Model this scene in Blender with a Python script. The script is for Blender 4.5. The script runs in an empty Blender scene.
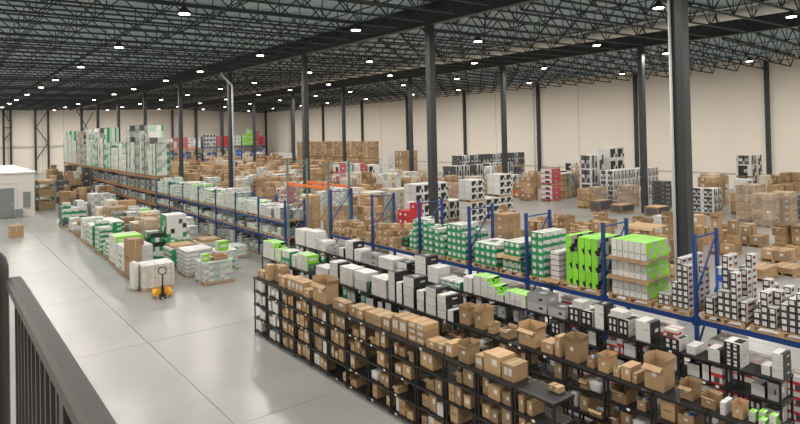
import bpy, bmesh, math, random
from mathutils import Vector, Matrix
random.seed(7)
SC = bpy.context.scene
COL = SC.collection
# ---------------------------------------------------------------- camera, world, exposure
CAM_H = 6.28
_y, _p, _r = math.radians(37.8), math.radians(.76), math.radians(1.23)
fw = Vector((math.sin(_y)*math.cos(_p), math.cos(_y)*math.cos(_p), math.sin(_p)))
rt = Vector((math.cos(_y), -math.sin(_y), 0)); up = rt.cross(fw)
R_ = rt*math.cos(_r) - up*math.sin(_r); U_ = up*math.cos(_r) + rt*math.sin(_r)
cam = bpy.data.cameras.new('camera'); camo = bpy.data.objects.new('camera', cam); COL.objects.link(camo)
M = Matrix((R_, U_, -fw)).transposed().to_4x4(); M.translation = Vector((0, 0, CAM_H)); camo.matrix_world = M
cam.sensor_fit = 'HORIZONTAL'; cam.sensor_width = 36; cam.lens = 36*600/800; cam.shift_y = -88/800
cam.clip_start = .05; cam.clip_end = 400
SC.camera = camo
W = bpy.data.worlds.new('world'); SC.world = W; W.use_nodes = True
W.node_tree.nodes['Background'].inputs[0].default_value = (.6, .7, .8, 1); W.node_tree.nodes['Background'].inputs[1].default_value = .02
SC.view_settings.view_transform = 'Standard'; SC.view_settings.look = 'None'; SC.view_settings.gamma = 1
SC.view_settings.use_curve_mapping = False; SC.view_settings.exposure = 0.0
try:
    SC.cycles.use_denoising = True; SC.cycles.max_bounces = 7; SC.cycles.transparent_max_bounces = 12
    SC.cycles.diffuse_bounces = 3; SC.cycles.use_light_tree = True; SC.cycles.sample_clamp_indirect = 4
except Exception: pass
LAMP_W = 450; LAMP_COL = (1, .945, .865)

# ---------------------------------------------------------------- materials
def mat(name, col, rough=.6, var=0., metal=0., noise=0., nscale=6., spec=.5, bump=0., coord='Object'):
    m = bpy.data.materials.new(name); m.use_nodes = True
    nt = m.node_tree; b = nt.nodes['Principled BSDF']
    b.inputs['Base Color'].default_value = (*col, 1); b.inputs['Roughness'].default_value = rough
    b.inputs['Metallic'].default_value = metal; b.inputs['Specular IOR Level'].default_value = spec
    src = None
    if var or noise:
        hs = nt.nodes.new('ShaderNodeHueSaturation'); hs.inputs['Color'].default_value = (*col, 1)
        if var:
            oi = nt.nodes.new('ShaderNodeObjectInfo'); mr = nt.nodes.new('ShaderNodeMapRange')
            mr.inputs['To Min'].default_value = 1-var; mr.inputs['To Max'].default_value = 1+var
            nt.links.new(oi.outputs['Random'], mr.inputs['Value']); src = mr.outputs['Result']
        if noise:
            tc = nt.nodes.new('ShaderNodeTexCoord'); nz = nt.nodes.new('ShaderNodeTexNoise'); nz.inputs['Scale'].default_value = nscale
            nz.inputs['Detail'].default_value = 5
            if coord == 'Position': tc = nt.nodes.new('ShaderNodeNewGeometry')
            nt.links.new(tc.outputs[coord], nz.inputs['Vector'])
            m2 = nt.nodes.new('ShaderNodeMapRange'); m2.inputs['To Min'].default_value = 1-noise; m2.inputs['To Max'].default_value = 1+noise
            m2.inputs['From Min'].default_value = .3; m2.inputs['From Max'].default_value = .7
            nt.links.new(nz.outputs['Fac'], m2.inputs['Value'])
            if src:
                mu = nt.nodes.new('ShaderNodeMath'); mu.operation = 'MULTIPLY'
                nt.links.new(src, mu.inputs[0]); nt.links.new(m2.outputs['Result'], mu.inputs[1]); src = mu.outputs[0]
            else: src = m2.outputs['Result']
            if bump:
                bp = nt.nodes.new('ShaderNodeBump'); bp.inputs['Strength'].default_value = bump
                nt.links.new(nz.outputs['Fac'], bp.inputs['Height']); nt.links.new(bp.outputs['Normal'], b.inputs['Normal'])
        nt.links.new(src, hs.inputs['Value']); nt.links.new(hs.outputs['Color'], b.inputs['Base Color'])
    return m
MT = {}
for n, a in dict(
    steel=((.028, .034, .04), .45), joist=((.034, .042, .047), .6), deck=((.48, .6, .65), .45),
    duct=((.8, .77, .7), .6), bluepipe=((.1, .2, .3), .5), galv=((.62, .63, .64), .35), red_paint=((.5, .03, .02), .5),
    wall=((.88, .805, .715), .8), wallseam=((.45, .42, .39), .8), rail_paint=((.045, .043, .042), .42),
    lampbody=((.02, .02, .02), .5), black_plastic=((.012, .012, .013), .5), tag=((.85, .85, .83), .6),
    rack_blue=((.01, .045, .19), .45), rack_orange=((.75, .16, .03), .5), rack_teal=((.14, .2, .19), .5), rack_brown=((.3, .12, .05), .6),
    white=((.63, .63, .62), .55), office=((.66, .64, .6), .7), door_grey=((.2, .22, .22), .6), lgrey=((.36, .36, .37), .5),
    black=((.014, .014, .016), .5), dgrey=((.07, .07, .075), .5), green=((.012, .24, .09), .5), lime=((.22, .62, .035), .5),
    red=((.45, .03, .035), .5), pink=((.45, .09, .11), .5), blue=((.03, .12, .5), .5), yellow=((.75, .36, .01), .45), tape=((.46, .32, .18), .35),
    orange=((.7, .18, .05), .6), rubber=((.015, .015, .015), .7), lgreen=((.35, .52, .38), .5), cream=((.55, .48, .38), .6)).items():
    MT[n] = mat(n, a[0], a[1])
MT['floor'] = mat('floor', (.28, .283, .277), .28, noise=.1, nscale=.45, coord='Position')
MT['concrete_dark'] = mat('concrete_dark', (.12, .12, .12), .9)
MT['brown'] = mat('brown', (.355, .235, .128), .75, var=.32, noise=.06, nscale=3)
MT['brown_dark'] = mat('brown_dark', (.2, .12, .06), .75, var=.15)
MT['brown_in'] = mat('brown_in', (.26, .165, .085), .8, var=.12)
MT['wht'] = mat('wht', (.60, .595, .585), .55, var=.1, noise=.03, nscale=4)
MT['wood'] = mat('wood', (.42, .27, .14), .8, var=.12, noise=.1, nscale=5)
for n in ('green', 'lime', 'black', 'lgrey', 'red', 'pink'):
    MT[n] = mat(n, MT[n].node_tree.nodes['Principled BSDF'].inputs['Base Color'].default_value[:3], .5, var=.15)
def film():
    m = bpy.data.materials.new('film'); m.use_nodes = True; nt = m.node_tree; nt.nodes.clear()
    o = nt.nodes.new('ShaderNodeOutputMaterial'); mx = nt.nodes.new('ShaderNodeMixShader'); t = nt.nodes.new('ShaderNodeBsdfTransparent')
    p = nt.nodes.new('ShaderNodeBsdfPrincipled'); p.inputs['Base Color'].default_value = (.75, .78, .78, 1); p.inputs['Roughness'].default_value = .2
    tc = nt.nodes.new('ShaderNodeTexCoord'); nz = nt.nodes.new('ShaderNodeTexNoise'); nz.inputs['Scale'].default_value = 4; nz.inputs['Detail'].default_value = 6
    mr = nt.nodes.new('ShaderNodeMapRange'); mr.inputs['From Min'].default_value = .35; mr.inputs['From Max'].default_value = .75; mr.inputs['To Min'].default_value = .04; mr.inputs['To Max'].default_value = .34
    bp = nt.nodes.new('ShaderNodeBump'); bp.inputs['Strength'].default_value = .5; bp.inputs['Distance'].default_value = .05
    L = nt.links.new
    L(tc.outputs['Object'], nz.inputs['Vector']); L(nz.outputs['Fac'], mr.inputs['Value']); L(nz.outputs['Fac'], bp.inputs['Height']); L(bp.outputs['Normal'], p.inputs['Normal'])
    L(mr.outputs['Result'], mx.inputs[0]); L(t.outputs[0], mx.inputs[1]); L(p.outputs[0], mx.inputs[2]); L(mx.outputs[0], o.inputs[0])
    return m
MT['film'] = film()
def lens():
    m = bpy.data.materials.new('lamp_lens'); m.use_nodes = True; b = m.node_tree.nodes['Principled BSDF']
    b.inputs['Emission Color'].default_value = (1, .9, .8, 1); b.inputs['Emission Strength'].default_value = 25
    try: m.cycles.emission_sampling = 'NONE'
    except Exception: pass
    return m
MT['lens'] = lens()

# ---------------------------------------------------------------- mesh helpers
class MB:
    def __init__(s): s.v = []; s.f = []; s.m = []; s.mats = []
    def mi(s, m):
        if m not in s.mats: s.mats.append(m)
        return s.mats.index(m)
    def hexa(s, c, m):                     # 8 corners: bottom 4 ccw, top 4 ccw
        n = len(s.v); s.v += [tuple(p) for p in c]; k = s.mi(m)
        for f in ((3, 2, 1, 0), (4, 5, 6, 7), (0, 1, 5, 4), (1, 2, 6, 5), (2, 3, 7, 6), (3, 0, 4, 7)):
            s.f.append(tuple(n+i for i in f)); s.m.append(k)
        return s
    def box(s, x0, y0, z0, x1, y1, z1, m):
        return s.hexa([(x0, y0, z0), (x1, y0, z0), (x1, y1, z0), (x0, y1, z0), (x0, y0, z1), (x1, y0, z1), (x1, y1, z1), (x0, y1, z1)], m)
    def bar(s, a, b, w, m, h=None):        # rectangular bar a->b
        a = Vector(a); b = Vector(b); d = (b-a).normalized(); h = h or w
        u = d.cross(Vector((0, 0, 1)))
        if u.length < 1e-4: u = Vector((1, 0, 0))
        u.normalize(); v = u.cross(d); u *= w/2; v *= h/2
        return s.hexa([a-u-v, a+u-v, a+u+v, a-u+v, b-u-v, b+u-v, b+u+v, b-u+v], m)
    def tube(s, pts, r, m, n=10, cap=True):
        k = s.mi(m); base = len(s.v); P = [Vector(p) for p in pts]
        for i, p in enumerate(P):
            d = (P[min(i+1, len(P)-1)]-P[max(i-1, 0)]).normalized()
            u = d.cross(Vector((0, 0, 1)))
            if u.length < 1e-3: u = Vector((1, 0, 0))
            u.normalize(); w = d.cross(u)
            for j in range(n):
                a = 2*math.pi*j/n; s.v.append(tuple(p+(u*math.cos(a)+w*math.sin(a))*(r[i] if isinstance(r, (list, tuple)) else r)))
        for i in range(len(P)-1):
            for j in range(n):
                s.f.append((base+i*n+j, base+i*n+(j+1) % n, base+(i+1)*n+(j+1) % n, base+(i+1)*n+j)); s.m.append(k)
        if cap:
            s.f.append(tuple(base+j for j in range(n))[::-1]); s.m.append(k)
            s.f.append(tuple(base+(len(P)-1)*n+j for j in range(n))); s.m.append(k)
        return s
    def quad(s, a, b, c, d, m):
        n = len(s.v); s.v += [a, b, c, d]; s.f.append((n, n+1, n+2, n+3)); s.m.append(s.mi(m)); return s
    def mesh(s, name, smooth=False):
        me = bpy.data.meshes.new(name); me.from_pydata(s.v, [], s.f)
        for m in s.mats: me.materials.append(MT[m])
        me.polygons.foreach_set('material_index', s.m)
        if smooth: me.polygons.foreach_set('use_smooth', [True]*len(me.polygons))
        me.update(); return me
def put(name, me, parent=None, loc=(0, 0, 0), rz=0, sc=None, label=None, cat=None, group=None, kind=None):
    o = bpy.data.objects.new(name, me); COL.objects.link(o); o.location = loc; o.rotation_euler = (0, 0, rz)
    if sc: o.scale = sc
    if parent: o.parent = parent
    if label: o['label'] = label
    if cat: o['category'] = cat
    if group: o['group'] = group
    if kind: o['kind'] = kind
    return o
def empty(name, label, cat, loc, rz=0, group=None, kind=None): return put(name, None, None, loc, rz, None, label, cat, group, kind)
ORD = ['first', 'second', 'third', 'fourth', 'fifth', 'sixth', 'seventh', 'eighth', 'ninth', 'tenth', 'eleventh', 'twelfth', 'thirteenth', 'fourteenth', 'fifteenth', 'sixteenth', 'seventeenth', 'eighteenth', 'nineteenth', 'twentieth', 'twenty-first', 'twenty-second', 'twenty-third', 'twenty-fourth', 'twenty-fifth', 'twenty-sixth', 'twenty-seventh', 'twenty-eighth', 'twenty-ninth', 'thirtieth']

# ---------------------------------------------------------------- setting
XL, XR, YB, YF = -13.0, 61.6, 131.0, -13.0      # left wall, right wall, back wall, wall behind the camera
LX = [20.6, 41.0]; LY = [10.3+13.55*i for i in range(9)]
def zdeck(x):
    for (xa, za), (xb, zb) in (((-13, 12.75), (20.6, 13.0)), ((20.6, 13.0), (41, 13.25)), ((41, 13.25), (62, 12.45))):
        if x <= xb: return za+(zb-za)*(x-xa)/(xb-xa)
    return 12.45
fl = empty('floor', 'smooth grey concrete warehouse floor cut by straight control joints', None, (0, 0, 0), kind='structure')
put('floor_bed', MB().box(XL-.2, YF-.2, -.3, XR+.2, YB+.2, -.06, 'concrete_dark').mesh('floor_bed'), fl, kind='structure')
SX, SY = 6.8, 6.8; g = .007
me = MB().box(g, g, -.06, SX-g, SY-g, 0, 'floor').mesh('floor_slab')
x = 5.1-3*SX
while x < XR:
    y = 12.6-4*SY
    while y < YB: put('floor_slab', me, fl, (x, y, 0)); y += SY
    x += SX
def wall(name, label, a, b): return put(name, MB().box(*a, *b, 'wall').mesh(name), label=label, kind='structure')
wr = wall('wall_right', 'long warm white panel wall behind the pallet stacks on the right', (XR, YF, 0), (XR+.2, YB, 13.4))
wb = wall('wall_back', 'warm white panel wall at the far end of the hall', (XL, YB, 0), (XR, YB+.2, 13.4))
wall('wall_left', 'white side wall beside the mezzanine', (XL-.2, YF, 0), (XL, YB, 13.4))
wall('wall_front', 'white wall behind the mezzanine', (XL, YF-.2, 0), (XR, YF, 13.4))
for y in LY:
    if y > 15:
        put('wall_seam', MB().box(XR-.012, y+6.7, 0, XR, y+6.76, 12.6, 'wallseam').mesh('wall_seam'), wr)
put('wall_rail', MB().box(XR-.06, YF, 1.45, XR, YB, 1.55, 'lgrey').mesh('wall_rail'), wr)
for z in (4.75, 5.0):
    put('wall_girt', MB().box(9, YB-.1, z, 26, YB, z+.1, 'lgrey').mesh('wall_girt'), wb)
for x in (10.6, 16.0, 19.6, 23):
    put('wall_seam', MB().box(x, YB-.012, 0, x+.06, YB, 12.6, 'wallseam').mesh('wall_seam'), wb)
# columns
def icol(w, d, h):
    m = MB(); t = .035
    m.box(-w/2, -d/2, 0, w/2, -d/2+t, h, 'steel').box(-w/2, d/2-t, 0, w/2, d/2, h, 'steel').box(-t/2, -d/2+t, 0, t/2, d/2-t, h, 'steel')
    return m
def colmesh(h, w=.36):
    m = MB(); m.box(-w/2, -w/2, .025, w/2, w/2, h, 'steel'); m.box(-.19, -.19, 0, .19, .19, .025, 'steel')
    m.box(-.19, -.19, h-.03, .19, .19, h, 'steel')
    return m.mesh('steel_column')
for li, x in enumerate(LX):
    zb = zdeck(x)-1.15
    cm = colmesh(zb); cm0 = colmesh(zb, .44)
    for yi, y in enumerate(LY):
        y += .22 if not (yi or li) else 0
        put('steel_column', cm if yi or li else cm0, None, (x, y, 0), label='%s dark steel column from the camera along the %s girder line' % (ORD[yi], ('near', 'far')[li]), cat='column', group='steel columns under the girders', kind=None)
    # girder (I section)
    m = MB(); zt = zdeck(x)-.06
    m.box(x-.2, YF, zb, x+.2, YB, zb+.04, 'steel').box(x-.2, YF, zt-.04, x+.2, YB, zt, 'steel').box(x-.02, YF, zb+.04, x+.02, YB, zt-.04, 'steel')
    put('trim_%d' % (li+1), m.mesh('girder'), label='deep dark steel roof girder on the %s column line' % ('near', 'far')[li], kind='structure')
wm = MB(); wm.box(-.17, -.17, 0, .17, .17, 12.2, 'steel').box(-.25, -.25, 0, .25, .25, .02, 'steel'); wm = wm.mesh('wall_column')
for yi, y in enumerate([9.8, 23.3, 36.6, 50.2, 63.8, 77.3, 90.5, 104.4, 117.6, 130.6]):
    put('wall_column', wm, None, (XR-.2, y-.1, 0), label='%s dark steel column from the camera against the right wall' % ORD[yi], cat='column', group='columns along the right wall')
bm_ = MB(); bm_.box(-.17, -.17, 0, .17, .17, 12.0, 'steel').box(-.25, -.25, 0, .25, .25, .02, 'steel'); bm_ = bm_.mesh('wall_column')
for xi, x in enumerate([9.9, 11.0, 14.9, 17.0, 25.5, 40.0, 44.9, 50.7, 58.4]):
    put('wall_column', bm_, None, (x, YB-.45, 0), label='%s dark steel column from the left against the far end wall' % ORD[xi], cat='column', group='columns along the end wall')
def brace(n, pts, label):
    m = MB()
    for a, b in pts: m.bar(a, b, .14, 'steel')
    put(n, m.mesh('cross_brace'), None, label=label, kind='structure')
yb = YB-.55
brace('trim_3', [((16.9, yb, 11.6), (15, yb, 8.6)), ((15, yb, 8.6), (16.9, yb, 5.6)), ((16.9, yb, 5.6), (15, yb, 2.6))], 'zigzag dark steel bracing between two far columns above the white office')
brace('trim_4', [((21.8, yb-.3, 11.8), (24.6, yb-.3, 6.2)), ((24.6, yb-.3, 11.4), (22.0, yb-.3, 6.2))], 'crossed dark steel bracing on the end wall behind the tall rack')
brace('trim_5', [((9.9, yb-.3, 11.4), (11, yb-.3, 9.3)), ((11, yb-.3, 7.9), (9.9, yb-.3, 6.2)), ((9.9, yb-.3, 8.6), (11, yb-.3, 8.6))], 'short knee bracing at the far left corner columns')

# roof: corrugated deck, joists, girders
ce = empty('ceiling', 'corrugated metal roof deck on rows of dark open web joists', None, (0, 0, 0), kind='structure')
m = MB(); x = XL; k = 0
prof = []
while x < XR+.2:
    z = zdeck(x); prof += [(x, z), (x+.16, z), (x+.2, z+.06), (x+.34, z+.06)]; x += .38
for (xa, za), (xb, zb) in zip(prof, prof[1:]): m.quad((xa, YF, za), (xa, YB, za), (xb, YB, zb), (xb, YF, zb), 'deck')
put('roof_deck', m.mesh('roof_deck'), ce, kind='structure')
put('roof_skin', MB().box(XL, YF, 13.45, XR, YB, 13.5, 'deck').mesh('roof_skin'), ce, kind='structure')
def joist(xa, xb, end=0):
    m = MB(); za, zb = zdeck(xa)-.03, zdeck(xb)-.03; D = 1.12; n = 8
    Ln = xb-xa; zt = lambda x: za+(zb-za)*(x-xa)/Ln
    m.bar((xa, 0, za-.05), (xb, 0, zb-.05), .14, 'joist', .08)
    x1, x2 = xa+1.0, xb-1.0
    m.bar((x1, 0, zt(x1)-D), (x2, 0, zt(x2)-D), .14, 'joist', .08)
    st = (x2-x1)/n
    for i in range(n):
        p = x1+i*st; q = p+st/2; r = p+st
        m.bar((p, 0, zt(p)-D), (q, 0, zt(q)-.06), .055, 'joist'); m.bar((q, 0, zt(q)-.06), (r, 0, zt(r)-D), .055, 'joist')
        m.bar((p, 0, zt(p)-D), (p, 0, zt(p)-.06), .04, 'joist')
    m.bar((xa+.1, 0, za-.1), (x1, 0, zt(x1)-D), .06, 'joist'); m.bar((xb-.1, 0, zb-.1), (x2, 0, zt(x2)-D), .06, 'joist')
    return m.mesh('roof_joist')
for xa, xb in ((-12.8, .1), (.2, 20.55), (20.65, 40.95), (41.05, 61.2)):
    jm = joist(xa, xb); y = -8.6
    while y < YB-1: put('roof_joist', jm, ce, (0, y, 0)); y += 13.55/6
put('edge_beam', MB().box(.05, YF, zdeck(0)-1.3, .25, YB, zdeck(0)-.1, 'steel').mesh('edge_beam'), ce)
bm2 = MB()                                   # bridging lines between joists
for x in (5.2, 10.4, 15.4, 25.6, 30.8, 46, 51, 56): bm2.bar((x, -8, zdeck(x)-1.06), (x, YB-1, zdeck(x)-1.06), .05, 'joist')
put('bridging', bm2.mesh('bridging'), ce, kind='stuff')
# ducts and pipes
dm = MB(); dm.tube([(36.3, -8, 12.6), (36.3, 126, 12.6)], .29, 'duct', 14)
d = put('air_duct', dm.mesh('air_duct', True), None, label='long pale insulated duct strapped under the roof beside the far girder', cat='duct')
sm = MB().tube([(0, -.05, 0), (0, .05, 0)], .32, 'joist', 14).mesh('strap')
y = -6.4
while y < 120: put('strap', sm, d, (36.3, y, 12.6)); y += 13.55/3
put('sprinkler_pipe', MB().tube([(35.8, -8, 12.98), (35.8, 125, 12.98)], .09, 'white', 8).mesh('sprinkler_pipe', True), None, label='thin white pipe running above the pale roof duct', cat='pipe')
put('sprinkler_pipe', MB().tube([(11.2, 20, 12.45), (11.2, 45, 12.45)], .05, 'bluepipe', 8).mesh('sprinkler_pipe', True), None, label='thin blue pipe running through the roof joists at upper left', cat='pipe')
def downpipe(pts, label, r=.085):
    put('drain_pipe', MB().tube(pts, r, 'galv', 10).mesh('drain_pipe', True), None, label=label, cat='pipe')
downpipe([(19.7, 50.6, 11.75), (19.75, 50.6, 11.6), (20.66, 50.66, 10.7), (20.7, 50.66, 10.5), (20.7, 50.66, 0)], 'silver drain pipe with a bent top on the mid hall column')
downpipe([(20.3, 10.71, 11.8), (20.3, 10.71, 0)], 'silver drain pipe down the left side of the big near column', .05)
downpipe([(61.15, 50.6, 11.8), (61.15, 50.6, 0)], 'short pale drain pipe beside a right wall column')
downpipe([(61.15, 118.4, 11.0), (61.15, 118.4, 0)], 'pale drain pipe near the far right corner')
# lamps
lb = MB(); lb.tube([(0, 0, .02), (0, 0, .1), (0, 0, .16), (0, 0, .3)], [.3, .31, .22, .1], 'lampbody', 16); lb.bar((0, 0, .29), (0, 0, .31), .03, 'lampbody')
lb = lb.mesh('lamp_housing'); ll = MB().tube([(0, 0, .019), (0, 0, 0)], .22, 'lens', 16).mesh('lamp_lens')
GX = [-9.2, -.5, 8.3, 16.9, 25.6, 34.3, 43.0, 51.7]; GY = [-8.5, 2.2, 12.9, 24.0, 35.2, 46.2, 56.5, 66.5, 76.5, 87.5, 98.5, 110.0, 121]  # two leftmost lamp lines are out of view, added as fill for shelf fronts
for j, y in enumerate(GY):
    for i, x in enumerate(GX):
        yy = y+2.2-.9*(i-2); yy = -8.6+round((yy+8.6)/(13.55/6))*(13.55/6)
        h = empty('high_bay_lamp', '%s lit high bay lamp from the camera in the %s lamp line from left' % (ORD[j], ORD[i]), 'lamp', (x, yy, zdeck(x)-1.51), group='high bay roof lamps')
        put('lamp_housing', lb, h); put('lamp_lens', ll, h)
        L = bpy.data.lights.new('lamp_light', 'AREA'); L.shape = 'DISK'; L.size = .55; L.energy = LAMP_W; L.color = LAMP_COL
        lo = bpy.data.objects.new('lamp_light', L); COL.objects.link(lo); lo.parent = h; lo.location = (0, 0, -.03)
# mezzanine and railing where the photograph is taken from
put('floor_mezzanine', MB().box(XL, -6, 4.42, .38, 3.3, 4.68, 'concrete_dark').mesh('floor_mezzanine'), None, label='concrete mezzanine deck under the black railing', kind='structure')
rg = empty('railing', 'black painted steel railing along the mezzanine edge in the foreground', 'railing', (.262, 0, 4.68))
tr = MB(); zc = 1.0
ring = [(-.031, -.02), (-.02, -.032), (.017, -.032), (.029, -.02), (.029, .012), (.017, .026), (-.02, .026), (-.031, .012)]
def sweep(mb, ring, y0, y1, z, mt):
    n = len(ring); b = len(mb.v)
    for y in (y0, y1): mb.v += [(a, y, z+c) for a, c in ring]
    for i in range(n): mb.f.append((b+i, b+(i+1) % n, b+n+(i+1) % n, b+n+i)); mb.m.append(mb.mi(mt))
    mb.f.append(tuple(b+i for i in range(n))[::-1]); mb.m.append(mb.mi(mt)); mb.f.append(tuple(b+n+i for i in range(n))); mb.m.append(mb.mi(mt))
sweep(tr, ring, -1.5, 3.0, zc, 'rail_paint')
put('top_rail', tr.mesh('top_rail'), rg)
put('bottom_rail', MB().box(-.02, -1.5, .08, .02, 3.0, .12, 'rail_paint').mesh('bottom_rail'), rg)
bal = MB().box(-.011, -.011, .12, .011, .011, zc-.03, 'rail_paint').mesh('baluster'); y = -1.4
while y < 2.95: put('baluster', bal, rg, (0, y, 0)); y += .105
pst = MB().box(-.026, -.03, 0, .026, .03, zc-.03, 'rail_paint').mesh('post')
for y in (-1.45, .05, 1.62): put('post', pst, rg, (0, y+.05, 0))
cp = MB().tube([(0, 0, 0), (0, 0, 1.06), (0, 0, 1.1), (0, 0, 1.12)], [.035, .035, .026, .01], 'rail_paint', 12).mesh('corner_post', True)
put('corner_post', cp, rg, (-.05, 3.09, 0))
# ---------------------------------------------------------------- cartons: one mesh per kind, unit size, scaled per box
MC = dict(b='brown', d='brown_dark', t='tape', w='wht', W='white', k='black', g='lgrey', G='green', L='lime', r='red', p='pink', u='blue', o='orange', y='yellow', D='dgrey', l='lgreen', c='cream')
def face(m, rows, o, du, dv, cf=None, rf=None):
    """printed panel: rows of colour letters from top to bottom; o = top-left corner, du / dv = span right and down"""
    nr = len(rows); nc = len(rows[0]); o = Vector(o); du = Vector(du); dv = Vector(dv)
    cf = cf or [1]*nc; rf = rf or [1]*nr; cs = [sum(cf[:i])/sum(cf) for i in range(nc+1)]; rs = [sum(rf[:i])/sum(rf) for i in range(nr+1)]
    for i in range(nr):
        for j in range(nc):
            a = o+du*cs[j]+dv*rs[i+1]; b = o+du*cs[j+1]+dv*rs[i+1]; c = o+du*cs[j+1]+dv*rs[i]; d = o+du*cs[j]+dv*rs[i]
            m.quad(tuple(a), tuple(b), tuple(c), tuple(d), MC[rows[i][j]])
def carton(name, F, S, T):
    m = MB(); h = .5
    def arg(a): return a if isinstance(a, tuple) else (a,)
    face(m, arg(F)[0], (-h, h, 1), (0, -1, 0), (0, 0, -1), *arg(F)[1:]); face(m, arg(F)[0], (h, -h, 1), (0, 1, 0), (0, 0, -1), *arg(F)[1:])
    face(m, arg(S)[0], (-h, -h, 1), (1, 0, 0), (0, 0, -1), *arg(S)[1:]); face(m, arg(S)[0], (h, h, 1), (-1, 0, 0), (0, 0, -1), *arg(S)[1:])
    face(m, arg(T)[0], (-h, h, 1), (1, 0, 0), (0, -1, 0), *arg(T)[1:])
    k = arg(F)[0][0][0]; m.quad((-h, -h, 0), (-h, h, 0), (h, h, 0), (h, -h, 0), MC[k])
    return m.mesh(name)
K = {}
TB = (['b', 't', 'b'], None, [9, 2, 9])
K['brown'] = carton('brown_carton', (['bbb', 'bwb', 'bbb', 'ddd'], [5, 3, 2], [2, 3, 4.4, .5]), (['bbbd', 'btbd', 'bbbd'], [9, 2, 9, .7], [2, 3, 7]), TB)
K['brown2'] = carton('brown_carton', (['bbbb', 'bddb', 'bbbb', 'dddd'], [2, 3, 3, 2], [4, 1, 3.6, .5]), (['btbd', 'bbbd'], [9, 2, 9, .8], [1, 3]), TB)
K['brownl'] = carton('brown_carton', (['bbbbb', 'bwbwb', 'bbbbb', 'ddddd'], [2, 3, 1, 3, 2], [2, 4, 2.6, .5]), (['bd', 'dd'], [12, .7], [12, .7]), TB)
K['bdots'] = carton('brown_carton', (['bbb', 'bwb', 'bbb'], [2, 1, 2], [2, 1, 2]), (['bbb', 'bub', 'bbb'], [2, 1, 2], [2, 1, 2]), TB)
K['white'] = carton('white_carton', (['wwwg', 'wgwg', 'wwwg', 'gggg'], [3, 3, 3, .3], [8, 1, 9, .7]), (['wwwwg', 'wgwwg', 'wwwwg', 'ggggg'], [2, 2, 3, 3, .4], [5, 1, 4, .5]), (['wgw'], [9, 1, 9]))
K['wblk'] = carton('white_carton', (['wwwD', 'wgwD', 'wwwD', 'gggD'], [5, 3, 1, .4], [6, 1, 9, .8]), (['kkk', 'kwk', 'kkk'], [4, 3, 2], [4, 2, 5]), (['w', 'g', 'k'], None, [6, 1, 3]))
K['wblktop'] = carton('white_carton', (['wwwD', 'wgwD', 'wwwD', 'gggD'], [5, 3, 1, .4], [6, 1, 9, .8]), (['kkk', 'kgk', 'kkk'], [4, 3, 2], [4, 2, 5]), (['kkk', 'kgk', 'kkk'], [3, 3, 2]))
K['grey'] = carton('grey_carton', (['ggg', 'gkg', 'ggg'], [7, 2, 2], [4, 3, 4]), (['ggg', 'gwg', 'ggg']), (['DDD', 'DgD', 'DDD']))
K['green'] = carton('green_carton', (['GGG', 'GwG', 'GGG'], [1, 3, 1], [1, 3, 2]), (['www', 'wGw', 'GGG'], [1, 2, 4], [3, 1, 3]), (['www', 'GGG'], [1, 1, 1], [5, 1]))
K['greenw'] = carton('green_carton', (['www', 'GGG', 'wGw'], [3, 2, 1], [4, 2, 2]), (['GGw', 'GwG', 'GGG'], [3, 3, 2], [2, 3, 2]), (['www'],))
K['lime'] = carton('lime_carton', (['www', 'wgw', 'www'], [2, 3, 4], [5, 1, 5]), (['LLL', 'LwL', 'LLL'], [1, 3, 1], [2, 2, 2]), (['w', 'L'], None, [2, 3]))
K['limetop'] = carton('lime_carton', (['www', 'wgw', 'www'], [2, 3, 4], [5, 1, 5]), (['LLk', 'LkL', 'wLL'], [3, 1, 3]), (['LLL', 'LLL', 'LwL'], [1, 4, 1]))
K['limebig'] = carton('lime_carton', (['LLLL', 'LLLL', 'LLkk', 'LLwk'], [3, 2, 1, 2], [3, 3, 2, 1]), (['ggkk', 'gkkg', 'kkgg', 'kggg'], None, None), (['LL', 'LL']))
K['limewht'] = carton('lime_carton', (['www', 'wgw', 'www'], [1, 6, 1], [6, 1, 3]), (['LLg', 'LgL', 'gLL'],), (['L'],))
K['bw'] = carton('small_carton', (['kkk', 'kwk', 'kkk'], [1, 4, 1], [1, 4, 1]), (['www', 'wkw', 'wrw', 'www'], [1, 3, 1], [2, 2, 1, 2]), (['www', 'wgw', 'www'], [1, 2, 1]))
K['diam'] = carton('black_carton', (['kkkkk', 'kwkwk', 'kkkkk', 'kwkwk', 'kkkkk'], [2, 2, 2, 2, 2], [1, 2, 1, 2, 1]), (['www', 'wgw', 'www'], [3, 2, 4], [4, 1, 2]), (['www', 'wkw'], [1, 5, 1]))
K['redw'] = carton('red_carton', (['www', 'rrr', 'wDw', 'rrr'], [1, 2, 1], [3, 2, 3, 1]), (['wwwg', 'rrwg', 'wwwg', 'gggg'], [4, 3, 3, .6], [3, 2, 2, .6]), (['wrw'], [4, 1, 4]))
K['redp'] = carton('red_carton', (['www', 'wkw', 'ppp'], [2, 2, 1], [2, 2, 1]), (['ppp', 'pwp', 'ppp'], [3, 2, 3], [4, 1, 4]), (['p'],))
K['red'] = carton('red_carton', (['rrr', 'rwr', 'rrr'], [2, 2, 1]), (['rrr', 'rrr']), (['r'],))
K['appl'] = carton('appliance_carton', (['wwg', 'wwg', 'ggg'], [6, 6, .5], [7, 7, .8]), (['wwww', 'wkkw', 'wkwk', 'wwww'], [1, 4, 2, 2], [1, 3, 2, 1]), (['w'],))
K['appl2'] = carton('appliance_carton', (['wkkw', 'wkgw', 'wkkw'], [1, 3, 2, 2]), (['wwkw', 'wDkw', 'wDww'], [2, 3, 2, 1]), (['w'],))
K['dark'] = carton('dark_carton', (['DDD', 'gkg', 'DDD'], [1, 3, 1], [3, 1, 3]), (['DDD', 'kgk'], [1, 3, 1], [3, 1]), (['D'],))
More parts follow.
